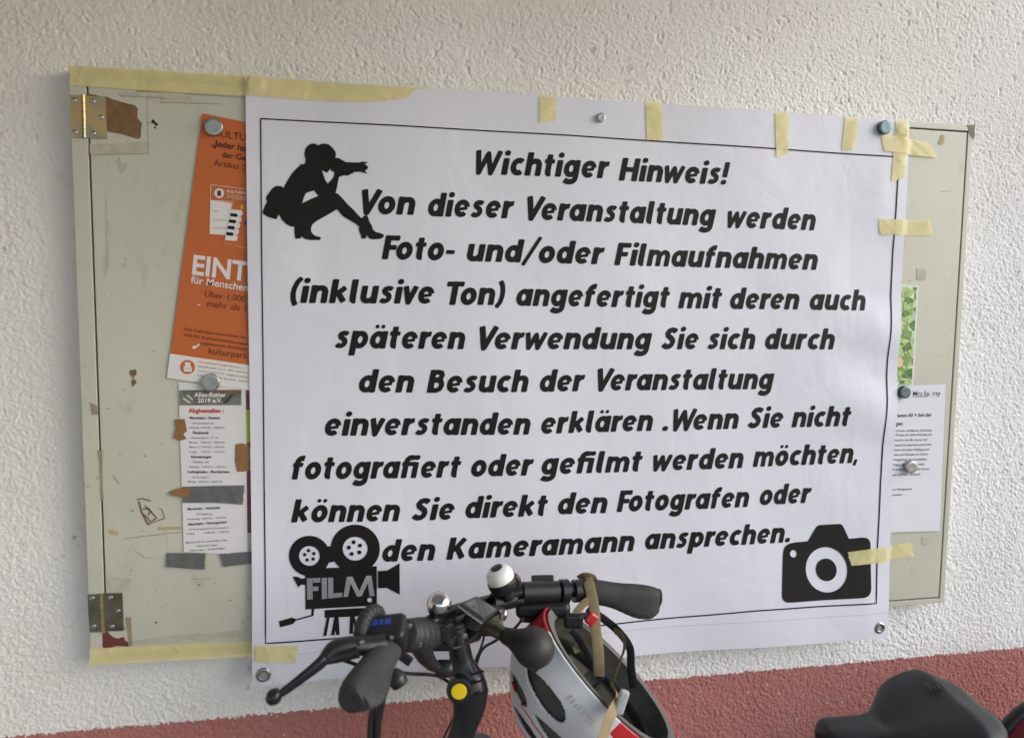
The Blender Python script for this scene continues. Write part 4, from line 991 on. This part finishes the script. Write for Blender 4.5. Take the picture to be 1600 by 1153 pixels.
q = MB(); obox(q, SHC, SHX, SHY, None, .062, .034, .040); sh = bevel(bp('gear_shifter', q, M['plastic'], False), .008, 4)
q = MB()
for k, (xx, wd_) in enumerate(((-.014, .006), (-.0065, .007), (.001, .005), (.009, .008))):
    obox(q, SHC+SHX*xx+SHY*.0172-SHX.cross(SHY)*.004, SHX, SHY, None, wd_, .0012, .009)
sub('blue_mark', q, M['blue'], sh, False)
q = MB(); tube(q, spline([atz(562, 1000, .91), atz(566, 975, .915), atz(577, 958, .925), atz(588, 955, .935), atz(592, 965, .94)], 6), .0088, 14); o_ = bp('cable_boot', q, M['grip'])
q = MB()
S_ = spline([atz(562, 1000, .91), atz(566, 975, .915), atz(577, 958, .925), atz(588, 955, .935), atz(592, 965, .94)], 3)
for a, b in zip(S_, S_[1:]): tube(q, [a.lerp(b, .25), a.lerp(b, .65)], .0096, 14)
sub('ribs', q, M['rubber'], o_)
q = MB(); tube(q, spline([atz(612, 1050, .90), atz(620, 1060, .90), atz(626, 1070, .90)], 4), [.008, .012, .010], 12); sub('thumb_lever', q, M['plastic'], sh)
q = MB(); obox(q, atz(632, 1027, .93), rgt+upv*-.7, upv, None, .020, .010, .008); sub('thumb_lever', q, M['plastic'], sh, False)
# twist boots and the dark cluster by the stem
SP = spline([atz(632, 992, .95), atz(650, 992, .985), atz(670, 990, 1.03), atz(684, 988, 1.05)], 14)
q = MB(); tube(q, SP, [.0165+.0030*abs(math.sin(i*.62))+.004*math.sin(i/len(SP)*3.1) for i in range(len(SP))], 20); bp('switch_housing', q, M['rubber'])
q = MB(); tube(q, spline([atz(650, 1000, .97), atz(665, 1025, 1.0), atz(678, 1040, 1.02), atz(692, 1042, 1.03)], 5), [.013, .012, .008, .006], 14); sub('switch_lever', q, M['plastic'], bk_root.children[-1])
q = MB(); lathe(q, [(.009, -.012), (.012, -.008), (.012, .008), (.009, .012)], atz(694, 1044, 1.03), rgt, 16); o_ = bp('cable_clamp', q, M['plastic'])
# stem: clamp, arm, pivot with the yellow cap, column
PV = atz(717, 1081, 1.035); TOPc = atz(722, 990, 1.075)
q = MB(); tube(q, [CL-rv_*.026, CL-rv_*.024, CL+rv_*.024, CL+rv_*.026], [.019, .022, .022, .019], 24); stm = bp('stem', q, M['alu'])
Zs = 1.05
q = MB(); ps = [(713, 985, 15), (717, 1007, 17), (722, 1035, 19), (730, 1060, 27), (733, 1079, 30.5), (733, 1104, 25.5), (726, 1132, 20.5), (717, 1156, 19), (704, 1190, 18.5)]
PP = spline([atz(u, v, Zs+.02) for u, v, r_ in ps], 6); RR = list(np.interp(np.linspace(0, 1, len(PP)), np.linspace(0, 1, len(ps)), [r_*1.06/FPX for _, _, r_ in ps]))
tube(q, PP, RR, 28, sx=.78, sy=1.0, ref=tuple(rgt)); sub('stem_body', q, M['alu'], stm)
q = MB(); lathe(q, [(.0165, .030), (.0182, -.004), (.0178, -.0085), (.0160, -.0095), (.0135, -.0090)], PV+fwd*.012, fwd, 30); sub('pivot_ring', q, M['plastic'], stm)
q = MB(); lathe(q, [(.0105, .002), (.0112, -.0090), (.0104, -.0102), (.004, -.0106)], PV+fwd*.011, fwd, 26); sub('yellow_cap', q, M['yellow'], stm)
q = MB()
for u, v, r_ in ((745, 1052, 17), (744, 1066, 18), (750, 1085, 14)): tube(q, [atz(u-r_*.6, v+3, Zs-.006), atz(u+r_*.6, v-4, Zs-.002)], .0018, 8)
sub('stem_grooves', q, M['gap'], stm)
# switch block beside the clamp
q = MB(); obox(q, atz(690, 985, 1.05), rgt, upv, None, .040, .046, .05); bevel(bp('stem_bracket', q, M['plastic'], False), .010, 4)
q = MB(); lathe(q, [(.008, -.004), (.010, 0), (.009, .004)], atz(688, 990, 1.02), -fwd, 18); lathe(q, [(.008, -.004), (.010, 0), (.009, .004)], atz(704, 986, 1.03), -fwd, 18); sub('clamp_bolts', q, M['alu'], bk_root.children[-1])
# display
EX = (atz(760, 955, 1.06)-atz(722, 968, 1.03)); 
Pd = [atz(719, 942, 1.02), atz(744, 930, 1.07), atz(783, 953, 1.06), atz(757, 969, 1.01)]
nD = (Pd[1]-Pd[0]).cross(Pd[3]-Pd[0]).normalized()
if nD.dot(fwd) > 0: nD = -nD
q = MB(); q.add(Pd+[p-nD*.009 for p in Pd], [(0, 1, 2, 3), (7, 6, 5, 4), (0, 4, 5, 1), (1, 5, 6, 2), (2, 6, 7, 3), (3, 7, 4, 0)])
dp = bevel(bp('bike_computer', q, M['plastic'], False), .002, 3)
cD = sum(Pd, Vector())/4
q = MB(); q.add([cD+(p-cD)*.80+nD*.0004 for p in Pd], [(0, 1, 2, 3)]); sub('display_screen', q, M['lcd'], dp, False)
q = MB(); tube(q, [Pd[0]-nD*.005-(Pd[1]-Pd[0])*.01, Pd[3]-nD*.005-(Pd[1]-Pd[0])*.01], .0024, 10); tube(q, spline([Pd[2]-nD*.004, atz(787, 958, 1.04), atz(785, 966, 1.04)], 4), [.004, .006, .005], 12); sub('silver_edge', q, M['steel'], dp)
q = MB(); tube(q, [cD-nD*.008, cD-nD*.03], .014, 16); sub('mount', q, M['plastic'], dp)
# white bell
bc = atz(785, 909, 1.125); ba = (upv*.90-rgt*.34-fwd*.25).normalized()
q = MB(); lathe(q, [(.0180, -.013), (.0222, -.007), (.0234, .001), (.0228, .0048), (.0212, .0055)], bc, ba, 32); be = bp('bell', q, M['plastic'])
q = MB(); lathe(q, [(.0200, .001), (.0214, .005), (.0214, .010), (.0206, .0155), (.0186, .0195), (.0150, .0230), (.0105, .0250), (.006, .0257), (.001, .0259)], bc, ba, 36); sub('bell_dome', q, M['bell_white'], be)
q = MB(); lathe(q, [(.0088, .0244), (.0092, .0264), (.0078, .0272), (.001, .0274)], bc, ba, 24); sub('bell_cap', q, M['plastic'], be)
q = MB(); tube(q, spline([bc+rgt*.020-ba*.004, bc+rgt*.0245+ba*.004, bc+rgt*.0235+ba*.013], 5), [.006, .0055, .0035], 12); sub('bell_hammer', q, M['plastic'], be)
q = MB(); tube(q, [bc-ba*.010, bc-ba*.030], [.012, .010], 16); tube(q, [atz(770, 942, 1.135), atz(803, 934, 1.15)], .0150, 18); sub('bell_clamp', q, M['plastic'], be)
# small chrome bell
cc_ = atz(686, 943, 1.02); ca2 = (upv*.75+rgt*.25-fwd*.6).normalized()
q = MB(); lathe(q, [(.0165, 0), (.0170, .002), (.0160, .007), (.0135, .0118), (.009, .0150), (.004, .0162), (.0005, .0165)], cc_, ca2, 32); cb_ = bp('chrome_bell', q, M['chrome'])
q = MB(); tube(q, [cc_-ca2*.002, cc_-ca2*.018], [.0168, .012], 20); sub('bell_base', q, M['plastic'], cb_)
q = MB(); tube(q, spline([atz(668, 975, 1.02), atz(690, 962, 1.04), atz(716, 952, 1.07), atz(760, 938, 1.15), atz(790, 934, 1.17)], 6), [.011, .010, .009, .008, .008], 14); bp('accessory_bar', q, M['alu'])
# rubber horn
HB = atz(835, 1012, 1.03); HN = atz(789, 992, 1.055); ax = (HN-HB).normalized()
q = MB(); r = .0285
prof = [(.002, -r), (r*.5, -r*.87), (r*.8, -r*.6), (r*.97, -r*.25), (r, 0.0), (r*.95, r*.33), (r*.82, r*.62), (r*.64, r*.92), (r*.50, r*1.25), (r*.44, r*1.55), (r*.40, r*1.75)]
lathe(q, prof, HB, ax, 36); hn = bp('rubber_horn', q, M['rubber'])
q = MB(); tube(q, spline([HN+ax*.002, atz(775, 984, 1.065), atz(752, 972, 1.08)], 5), [.010, .011, .012], 16); sub('horn_neck', q, M['dark_brass'], hn)
q = MB(); tube(q, [atz(837, 1045, 1.03), atz(836, 1049, 1.03)], [.004, .003], 10); sub('horn_nipple', q, M['rubber'], hn)
q = MB(); obox(q, atz(772, 967, 1.085), rgt, upv, None, .026, .030, .03); bevel(bp('horn_bracket', q, M['dark_brass'], False), .004, 3)
q = MB(); obox(q, atz(757, 980, 1.09), rgt, upv, None, .03, .018, .03); bevel(bp('horn_bracket', q, M['plastic'], False), .004, 3)
# right controls
q = MB(); tube(q, [BR.lerp(RGS, .10), BR.lerp(RGS, .58)], .0165, 20); rc = bp('gear_shifter', q, M['plastic'])
q = MB(); tube(q, [BR.lerp(RGS, .62), BR.lerp(RGS, .72)], .0188, 22); tube(q, [BR.lerp(RGS, .80), BR.lerp(RGS, .98)], .0178, 22); sub('clamp_ring', q, M['alu'], rc)
q = MB(); obox(q, atz(848, 909, 1.17), rgt*1.0+upv*.02, upv*.9-fwd*.4, None, .036, .010, .026); sub('shifter_lid', q, M['plastic'], rc, False); bevel(bk_root.children[-1].children[-1] if False else rc.children[-1], .003, 3)
q = MB(); obox(q, atz(848, 950, 1.165), rgt, upv, None, .086, .026, .034); rb = bevel(bp('brake_lever', q, M['plastic'], False), .009, 4)
q = MB(); tube(q, spline([atz(815, 965, 1.17), atz(850, 968, 1.19), atz(885, 963, 1.22), atz(930, 962, 1.24)], 6), [.007, .006, .006, .006], 12); sub('lever_blade', q, M['alu'], rb)
q = MB(); lathe(q, [(.004, -.003), (.005, 0), (.004, .003)], atz(823, 967, 1.15), -fwd, 14); lathe(q, [(.004, -.003), (.005, 0), (.004, .003)], atz(846, 969, 1.15), -fwd, 14); sub('clamp_bolts', q, M['alu'], rb)
# cables
q = MB(); tube(q, spline([atz(512, 1022, .868), atz(540, 1032, .90), atz(585, 1046, .96), atz(640, 1052, 1.02), atz(690, 1058, 1.08), atz(718, 1092, 1.12), atz(722, 1160, 1.12), atz(716, 1240, 1.1)], 8), .0024, 8); bp('brake_cable', q, M['rubber'])
q = MB(); tube(q, spline([atz(817, 966, 1.17), atz(800, 985, 1.18), atz(775, 1000, 1.17), atz(750, 1020, 1.15), atz(738, 1080, 1.14), atz(728, 1170, 1.12)], 8), .0023, 8); bp('brake_cable', q, M['rubber'])
q = MB(); tube(q, spline([atz(690, 1000, 1.03), atz(706, 1012, 1.01), atz(730, 1004, 1.03), atz(752, 985, 1.07), atz(776, 975, 1.10)], 8), .0016, 8); bp('sensor_cable', q, M['plastic'])
for u, v, Z, r_ in ((655, 1006, .955, .0035), (640, 978, .935, .003), (566, 1004, .872, .0028), (612, 996, .90, .0026), (727, 993, 1.045, .0034), (709, 993, 1.045, .0034), (742, 962, 1.03, .0026)):
    q = MB(); lathe(q, [(r_, -.002), (r_, .0012), (r_*.55, .0014), (r_*.5, .0002)], atz(u, v, Z), -fwd, 10); bp('bolt', q, M['screw'])
q = MB(); tube(q, spline([atz(760, 980, 1.07), atz(752, 1010, 1.09), atz(742, 1034, 1.10), atz(728, 1080, 1.13), atz(709, 1120, 1.13), atz(690, 1160, 1.12), atz(672, 1215, 1.10)], 8), .0017, 8); bp('brake_cable', q, M['plastic'])
q = MB(); tube(q, spline([atz(604, 1060, .97), atz(596, 1100, .98), atz(590, 1140, .99), atz(592, 1200, 1.0), atz(620, 1290, 1.03), Vector((.64, -.29, .74))], 8), .0050, 12); bp('brake_cable', q, M['plastic'])
q = MB(); tube(q, spline([atz(597, 1060, .98), atz(583, 1105, .985), atz(579, 1145, .99), atz(580, 1200, 1.0), atz(612, 1295, 1.03), Vector((.64, -.30, .72))], 8), .0046, 12); bp('brake_cable', q, M['plastic'])
# the rest of the bicycle, below the picture
HD = Vector((.62, -.27)); heading = Vector((-.97, .24)).normalized()
def bpnt(s, z): return Vector((HD.x-heading.x*s, HD.y-heading.y*s, z))
ht, hbm = bpnt(-.005, .90), bpnt(-.05, .76)
bbk, seat_t, rear, front = bpnt(.52, .29), bpnt(.66, .80), bpnt(.98, .34), bpnt(-.14, .34)
q = MB()
for a, b, r in ((ht, hbm, .019), (bpnt(-.03, .82), bpnt(.60, .50), .0185), (bpnt(-.045, .78), bbk, .021), (bbk, seat_t, .016)): tube(q, [a, b], r, 18)
side = Vector((heading.y, -heading.x, 0))
for sgn in (-1, 1):
    tube(q, [bbk+side*.03*sgn, rear+side*.065*sgn], .010, 12); tube(q, [bpnt(.61, .62), rear+side*.065*sgn], .008, 12)
bp('frame', q, M['frame_paint'])
q = MB()
for sgn in (-1, 1): tube(q, spline([hbm+side*.045*sgn+Vector((0, 0, .0)), bpnt(-.08, .6)+side*.05*sgn, front+side*.05*sgn], 6), [.014, .013, .010], 14)
tube(q, [hbm-side*.045, hbm+side*.045], .014, 14); bp('fork', q, M['frame_paint'])
q = MB(); tube(q, [seat_t, bpnt(.685, .925)], .0138, 18); bp('seat_post', q, M['alu'])
def wheel(c, name='wheel'):
    q = MB(); n = 56; P = [c+Vector((-heading.x, -heading.y, 0))*(.325*math.cos(2*math.pi*k/n))+Vector((0, 0, .325*math.sin(2*math.pi*k/n))) for k in range(n+1)]
    tube(q, P, .018, 12, False, ref=tuple(side)); o = bp(name, q, M['tyre'])
    q = MB(); P2 = [c+(p-c)*.93 for p in P]; tube(q, P2, .010, 10, False, ref=tuple(side)); sub('rim', q, M['alu'], o)
    q = MB(); tube(q, [c-side*.05, c+side*.05], .02, 16)
    for k in range(28):
        p = c+(P[2*k]-c)*.93; tube(q, [c+side*(.025 if k % 2 else -.025), p], .001, 5)
    sub('spokes', q, M['steel'], o)
wheel(front); wheel(rear)
q = MB(); tube(q, [bbk-side*.06, bbk+side*.06], .02, 16); lathe(q, [(.085, -.002), (.09, 0), (.085, .002)], bbk-side*.045, side, 40)
tube(q, [bbk-side*.06, bbk-side*.062+Vector((.12, 0, -.12))], .010, 12); tube(q, [bbk+side*.06, bbk+side*.062-Vector((.12, 0, -.12))], .010, 12); cr_ = bp('crank', q, M['alu'])
q = MB()
for sgn, d in ((-1, Vector((.12, 0, -.12))), (1, -Vector((.12, 0, -.12)))): obox(q, bbk+side*sgn*.11+d, side, Vector((1, 0, 0)), None, .09, .08, .018)
sub('pedals', q, M['rubber'], cr_, False)
q = MB()
for sgn in (-1, 1): tube(q, [bpnt(.80, .70)+side*.05*sgn, bpnt(1.22, .70)+side*.055*sgn], .005, 10); tube(q, [bpnt(1.05, .70)+side*.055*sgn, rear+side*.07*sgn], .005, 10)
for k in range(4): tube(q, [bpnt(.84+.12*k, .70)-side*.055, bpnt(.84+.12*k, .70)+side*.055], .004, 8)
bp('luggage_rack', q, M['alu'])

# saddle
NOSE = atz(1275, 1128, 1.00)
SAX = Vector((.975, -.20, 0)).normalized(); SLT = Vector((-SAX.y, SAX.x, 0))     # SLT points to the wall
def make_saddle():
    q = MB(); n = 46; seg = 44; V = []; F = []; Ls = .245
    for i in range(n+1):
        t = i/n; x = Ls*(.5-.5*math.cos(math.pi*t))
        s = x/Ls
        hw = np.interp(s, [0, .022, .067, .145, .289, .355, .422, .489, .577, .67, .755, .85, .935, 1], [.003, .015, .021, .0240, .028, .037, .058, .083, .098, .101, .094, .074, .045, .004])
        zt = np.interp(s, [0, .055, .22, .366, .555, .73, .87, 1], [-.012, -.002, .000, .002, .028, .046, .036, .010])
        dp_ = np.interp(s, [0, .05, .3, .6, .85, 1], [.012, .030, .038, .046, .046, .012])
        for k in range(seg):
            A = 2*math.pi*k/seg; ca_, sa_ = math.cos(A), math.sin(A)
            yy = hw*math.copysign(abs(ca_)**.78, ca_)
            if sa_ >= 0: zz = zt-.30*hw*(1-abs(sa_)**.62) - (0.004*max(0, 1-abs(ca_)*2.2) if .35 < s < .95 else 0)
            else: zz = zt-.30*hw-dp_*abs(sa_)**.55
            V.append(NOSE+SAX*x+SLT*yy+Vector((0, 0, zz)))
    for i in range(n):
        for k in range(seg): F.append((i*seg+k, i*seg+(k+1) % seg, (i+1)*seg+(k+1) % seg, (i+1)*seg+k))
    F.append(tuple(range(seg-1, -1, -1))); F.append(tuple(n*seg+k for k in range(seg)))
    q.add(V, F); o = bp('saddle', q, M['saddle']); o.modifiers.new('s', 'SUBSURF').render_levels = 1
    q = MB(); c = NOSE+SAX*.172+Vector((0, 0, .0425)); 
    for k in range(3):
        for j in range(4): lathe(q, [(.0022, -.001), (.0020, .0003)], c+SAX*(.006*j-.01)+SLT*(.006*k+.018), (0, 0, 1), 6)
    sub('faded_emblem', q, mat('dull_gold_print', (.030, .028, .019), .6), o)
    q = MB()
    for sg in (-1, 1): tube(q, spline([NOSE+SAX*.05+Vector((0, 0, -.03)), NOSE+SAX*.12+SLT*.022*sg+Vector((0, 0, -.055)), NOSE+SAX*.2+SLT*.022*sg+Vector((0, 0, -.055)), NOSE+SAX*.245+SLT*.04*sg+Vector((0, 0, -.025))], 6), .0035, 10)
    sub('saddle_rails', q, M['steel'], o)
make_saddle()

# bag on the rear rack
def make_bag():
    c = atz(1750, 1300, 1.26)
    o = empty('pannier_bag', tuple(c))
    tag(o, 'wine red bag with black piping behind the saddle', 'bag')
    hw_, hh, th_, rc_ = .20, .21, .075, .12
    out = []
    for qx, qz, a0 in ((1, 1, 0), (-1, 1, 90), (-1, -1, 180), (1, -1, 270)):
        for k in range(9):
            A = R(a0+90*k/8); out.append((qx*(hw_-rc_)+rc_*math.cos(A), qz*(hh-rc_)+rc_*math.sin(A)))
    n = len(out); V = []; F = []
    prof = [(.86, -1.0), (.96, -.96), (1, -.8), (1, .8), (.96, .96), (.86, 1.0)]
    for kx, ky in prof:
        for x, z in out: V.append(c+Vector((x*kx, ky*th_, z*kx)))
    for i in range(len(prof)-1):
        for k in range(n): F.append((i*n+k, i*n+(k+1) % n, (i+1)*n+(k+1) % n, (i+1)*n+k))
    F.append(tuple(range(n-1, -1, -1))); F.append(tuple((len(prof)-1)*n+k for k in range(n)))
    q = MB(); q.add(V, F); b_ = q.build('bag_body', M['bag'], None, True); keep(b_, o)
    for sg in (-1, 1):
        P = [c+Vector((x*.985, sg*th_*.92, z*.985)) for x, z in out]; P += P[:2]
        q = MB(); tube(q, P, .0125, 12, False, ref=(0, 1, 0)); keep(q.build('piping', M['plastic'], None, True), o)
make_bag()

# ------------------------------------------------------------------ helmet hanging from the right grip
hl = empty('bicycle_helmet', tuple(atz(955, 1058, 1.12)))
tag(hl, 'silver white bicycle helmet with red trim hanging by its strap from the right grip', 'helmet')
HC = atz(944, 1066, 1.125)
hx = (rgt*.69-upv*.72+fwd*.04).normalized()              # long axis, down to the right
hz0 = (-rgt*.71-upv*.67+fwd*.135)
hz = (hz0-hx*hz0.dot(hx)).normalized()                   # crown direction
hy = hz.cross(hx)
def hp(x, y, z): return HC+hx*x+hy*y+hz*z
A_, B_, C_ = .140, .104, .142
def shell_pt(az, el, k=1.0):
    x = A_*k*math.cos(az)*math.cos(el); y = B_*k*math.sin(az)*math.cos(el); z = C_*k*math.sin(el)
    e = math.copysign(abs(math.cos(az))**.9, math.cos(az))
    return hp(x, y, z-.006*math.cos(az)*math.cos(el)**2)
vents = []
for az_, el_, la_, le__, tl_ in ((2.22, .30, .34, .105, 0), (1.22, .30, .36, .105, 0), (1.72, .585, .36, .10, 0), (2.62, .60, .26, .09, 0), (.80, .60, .30, .09, 0), (1.30, .86, .30, .085, 0), (2.20, .88, .28, .085, 0)):
    vents += [(az_, el_, la_, le__, tl_), (-az_, el_, la_, le__, -tl_)]
vents += [(0, 1.0, .35, .16, 0), (math.pi, 1.0, .35, .16, 0), (math.pi/2, 1.18, .5, .10, 0), (-math.pi/2, 1.18, .5, .10, 0)]
def in_vent(az, el):
    for (va, ve, la, le_, tl) in vents:
        d = (az-va+math.pi) % (2*math.pi)-math.pi; d *= max(.3, math.cos(el)); e = el-ve
        a = d*math.cos(tl)+e*math.sin(tl); b = -d*math.sin(tl)+e*math.cos(tl)
        if (a/la)**2+(b/(le_*(1-.35*a/la)))**2 < 1: return True
    return False
def make_helmet():
    nA, nE = 480, 160; V = []; F = []; MI = []
    for j in range(nE+1):
        el = -.10+(math.pi/2+.10)*j/nE
        for i in range(nA):
            az = 2*math.pi*i/nA
            V.append(shell_pt(az, el, 1+.020*math.sin(el*9+math.cos(az)*2)*math.cos(el)))
    for j in range(nE):
        for i in range(nA):
            az = 2*math.pi*(i+.5)/nA; el = -.10+(math.pi/2+.10)*(j+.5)/nE
            if in_vent(az, el): continue
            F.append((j*nA+i, j*nA+(i+1) % nA, (j+1)*nA+(i+1) % nA, (j+1)*nA+i))
            s = math.sin(az); dz = abs((az+math.pi) % (2*math.pi)-math.pi)      # dz: 0 at the lower end, pi at the upper end
            red = (s < -.2 and el < .16) or (dz > 2.75 and el < .34) or (dz < 1.5 and el < .44-.26*dz and s > -.2) or (dz < .9 and s <= -.2 and el < .2) or el > 1.04 or (abs(el-.725-.05*math.cos(az)) < .011) or (el > .80 and dz < 1.0)
            MI.append(1 if red else 0)
    q = MB(); q.v = [tuple(v) for v in V]; q.f = F; q.mi = MI
    o = q.build('helmet_shell', [M['shell'], M['shell_red']], None, True); keep(o, hl)
    s = o.modifiers.new('thickness', 'SOLIDIFY'); s.thickness = .004; s.offset = 1
    # foam liner
    nA, nE = 96, 30; V = []; F = []
    for lay, k in ((0, .975), (1, .86)):
        for j in range(nE+1):
            el = -.12+(math.pi/2+.12)*j/nE
            for i in range(nA): V.append(shell_pt(2*math.pi*i/nA, el, k))
    o2 = (nE+1)*nA
    vt = set()
    for j in range(nE):
        for i in range(nA):
            az = 2*math.pi*(i+.5)/nA; el = -.12+(math.pi/2+.12)*(j+.5)/nE
            a, b, c, d = j*nA+i, j*nA+(i+1) % nA, (j+1)*nA+(i+1) % nA, (j+1)*nA+i
            F.append((a, b, c, d)); F.append((o2+d, o2+c, o2+b, o2+a))
    q = MB(); q.add(V, F); k_ = MB()
    keep(q.build('foam_liner', M['foam'], None, True), hl)
    k_.add([V[i] for i in range(nA)]+[V[o2+i] for i in range(nA)], [((i+1) % nA, i, nA+i, nA+(i+1) % nA) for i in range(nA)])
    keep(k_.build('foam_edge', M['foam_rim'], None, True), hl)
    # pads inside
    for az0, az1, e0, e1 in ((.2, 1.1, .35, .6), (2.2, 3.0, .25, .5), (3.4, 4.1, .28, .55), (4.35, 4.75, .22, .75), (5.0, 5.7, .3, .55), (4.2, 5.2, .85, 1.05)):
        V = [shell_pt(az0+(az1-az0)*i/8, e0+(e1-e0)*j/4, .845) for j in range(5) for i in range(9)]
        q = MB(); q.add(V, [(j*9+i, (j+1)*9+i, (j+1)*9+i+1, j*9+i+1) for j in range(4) for i in range(8)])
        o = q.build('helmet_pad', M['pad'], None, True); keep(o, hl); s = o.modifiers.new('t', 'SOLIDIFY'); s.thickness = .006; s.offset = 0
make_helmet()
q = MB()
for k, (da, h0, h1) in enumerate(((0, .0, .07), (.045, .0, .07), (.09, .02, .07), (.13, .0, .05), (.18, .0, .07), (.22, .0, .03), (.27, .0, .07), (.31, .0, .07))):
    P = [shell_pt(2.0-da-.02*j*0, .055+h0+(h1-h0)*j/4, 1.048) for j in range(5)]
    tube(q, P, .0012, 6)
o = q.build('silver_marks', M['chrome'], None, True); keep(o, hl)
def ribbon(name, P, wd, m, par, th=.0014, ref=None):
    q = MB(); S = spline(P, 8); tube(q, S, wd/2, 12, True, sx=1.0, sy=th/wd, ref=ref if ref is not None else tuple(-fwd))
    o = q.build(name, m, None, True); keep(o, par); return o
ribbon('chin_strap', [atz(917, 902, 1.185), atz(921, 914, 1.160), atz(926, 936, 1.155), atz(929, 955, 1.150), atz(931, 985, 1.13), atz(935, 1020, 1.11), atz(936, 1056, 1.10)], .0165, M['strap'], hl)
ribbon('chin_strap', [atz(921, 936, 1.155), atz(910, 945, 1.155), atz(899, 958, 1.155)], .012, M['strap'], hl)
ribbon('chin_strap', [atz(906, 905, 1.20), atz(915, 900, 1.19), atz(926, 904, 1.19), atz(928, 925, 1.20), atz(924, 945, 1.21)], .015, M['strap'], hl)
ribbon('chin_strap', [atz(960, 985, 1.15), atz(972, 993, 1.13), atz(976, 1010, 1.12), atz(968, 1035, 1.10), atz(960, 1055, 1.08), atz(955, 1075, 1.07)], .011, M['strap'], hl)
ribbon('chin_strap', [atz(957, 1074, 1.06), atz(967, 1092, 1.02), atz(957, 1112, .995), atz(947, 1135, .985), atz(940, 1160, .98), atz(938, 1190, .98)], .019, M['strap'], hl, .002)
ribbon('chin_strap', [atz(896, 1016, 1.15), atz(915, 1006, 1.15), atz(930, 1000, 1.14)], .012, M['strap'], hl)
ribbon('chin_strap', [atz(918, 950, 1.20), atz(945, 968, 1.21), atz(968, 988, 1.20), atz(984, 1012, 1.19), atz(986, 1042, 1.175), atz(990, 1075, 1.16)], .013, M['plastic'], hl)
ribbon('chin_strap', [atz(893, 985, 1.13), atz(905, 1000, 1.14), atz(922, 1030, 1.16), atz(940, 1062, 1.17)], .010, M['plastic'], hl)
q = MB(); obox(q, atz(924, 967, 1.13), rgt*.6+upv*.8, upv, None, .020, .016, .008); o = bevel(q.build('buckle', M['shell_red']), .004, 3); keep(o, hl)
q = MB(); obox(q, atz(896, 970, 1.14), rgt, upv, None, .030, .022, .012); o = bevel(q.build('buckle', M['plastic']), .005, 3); keep(o, hl)
q = MB(); obox(q, atz(971, 1096, 1.005), rgt*.3+upv*.9, rgt, None, .034, .014, .010); o = bevel(q.build('strap_slider', mat('grey_plastic', (.42, .44, .43), .4)), .004, 3); keep(o, hl)
for az0, az1, e0, e1 in ((4.15, 4.32, .50, .62), (4.45, 4.75, .42, .52)):
    V = [shell_pt(az0+(az1-az0)*i/4, e0+(e1-e0)*j/4, .825) for j in range(5) for i in range(5)]
    q = MB(); q.add(V, [(j*5+i, (j+1)*5+i, (j+1)*5+i+1, j*5+i+1) for j in range(4) for i in range(4)])
    o = q.build('inner_sticker', mat('pale_sticker', (.30, .29, .27), .5, noise=.3, nscale=200), None, True); keep(o, hl)
# plastic head ring inside
q = MB(); tube(q, spline([shell_pt(a, .20, .79) for a in [2*math.pi*k/20 for k in range(21)]], 3), .008, 10, False, sx=.35, sy=1.0, ref=tuple(hz)); o = q.build('head_ring', M['plastic'], None, True); keep(o, hl)
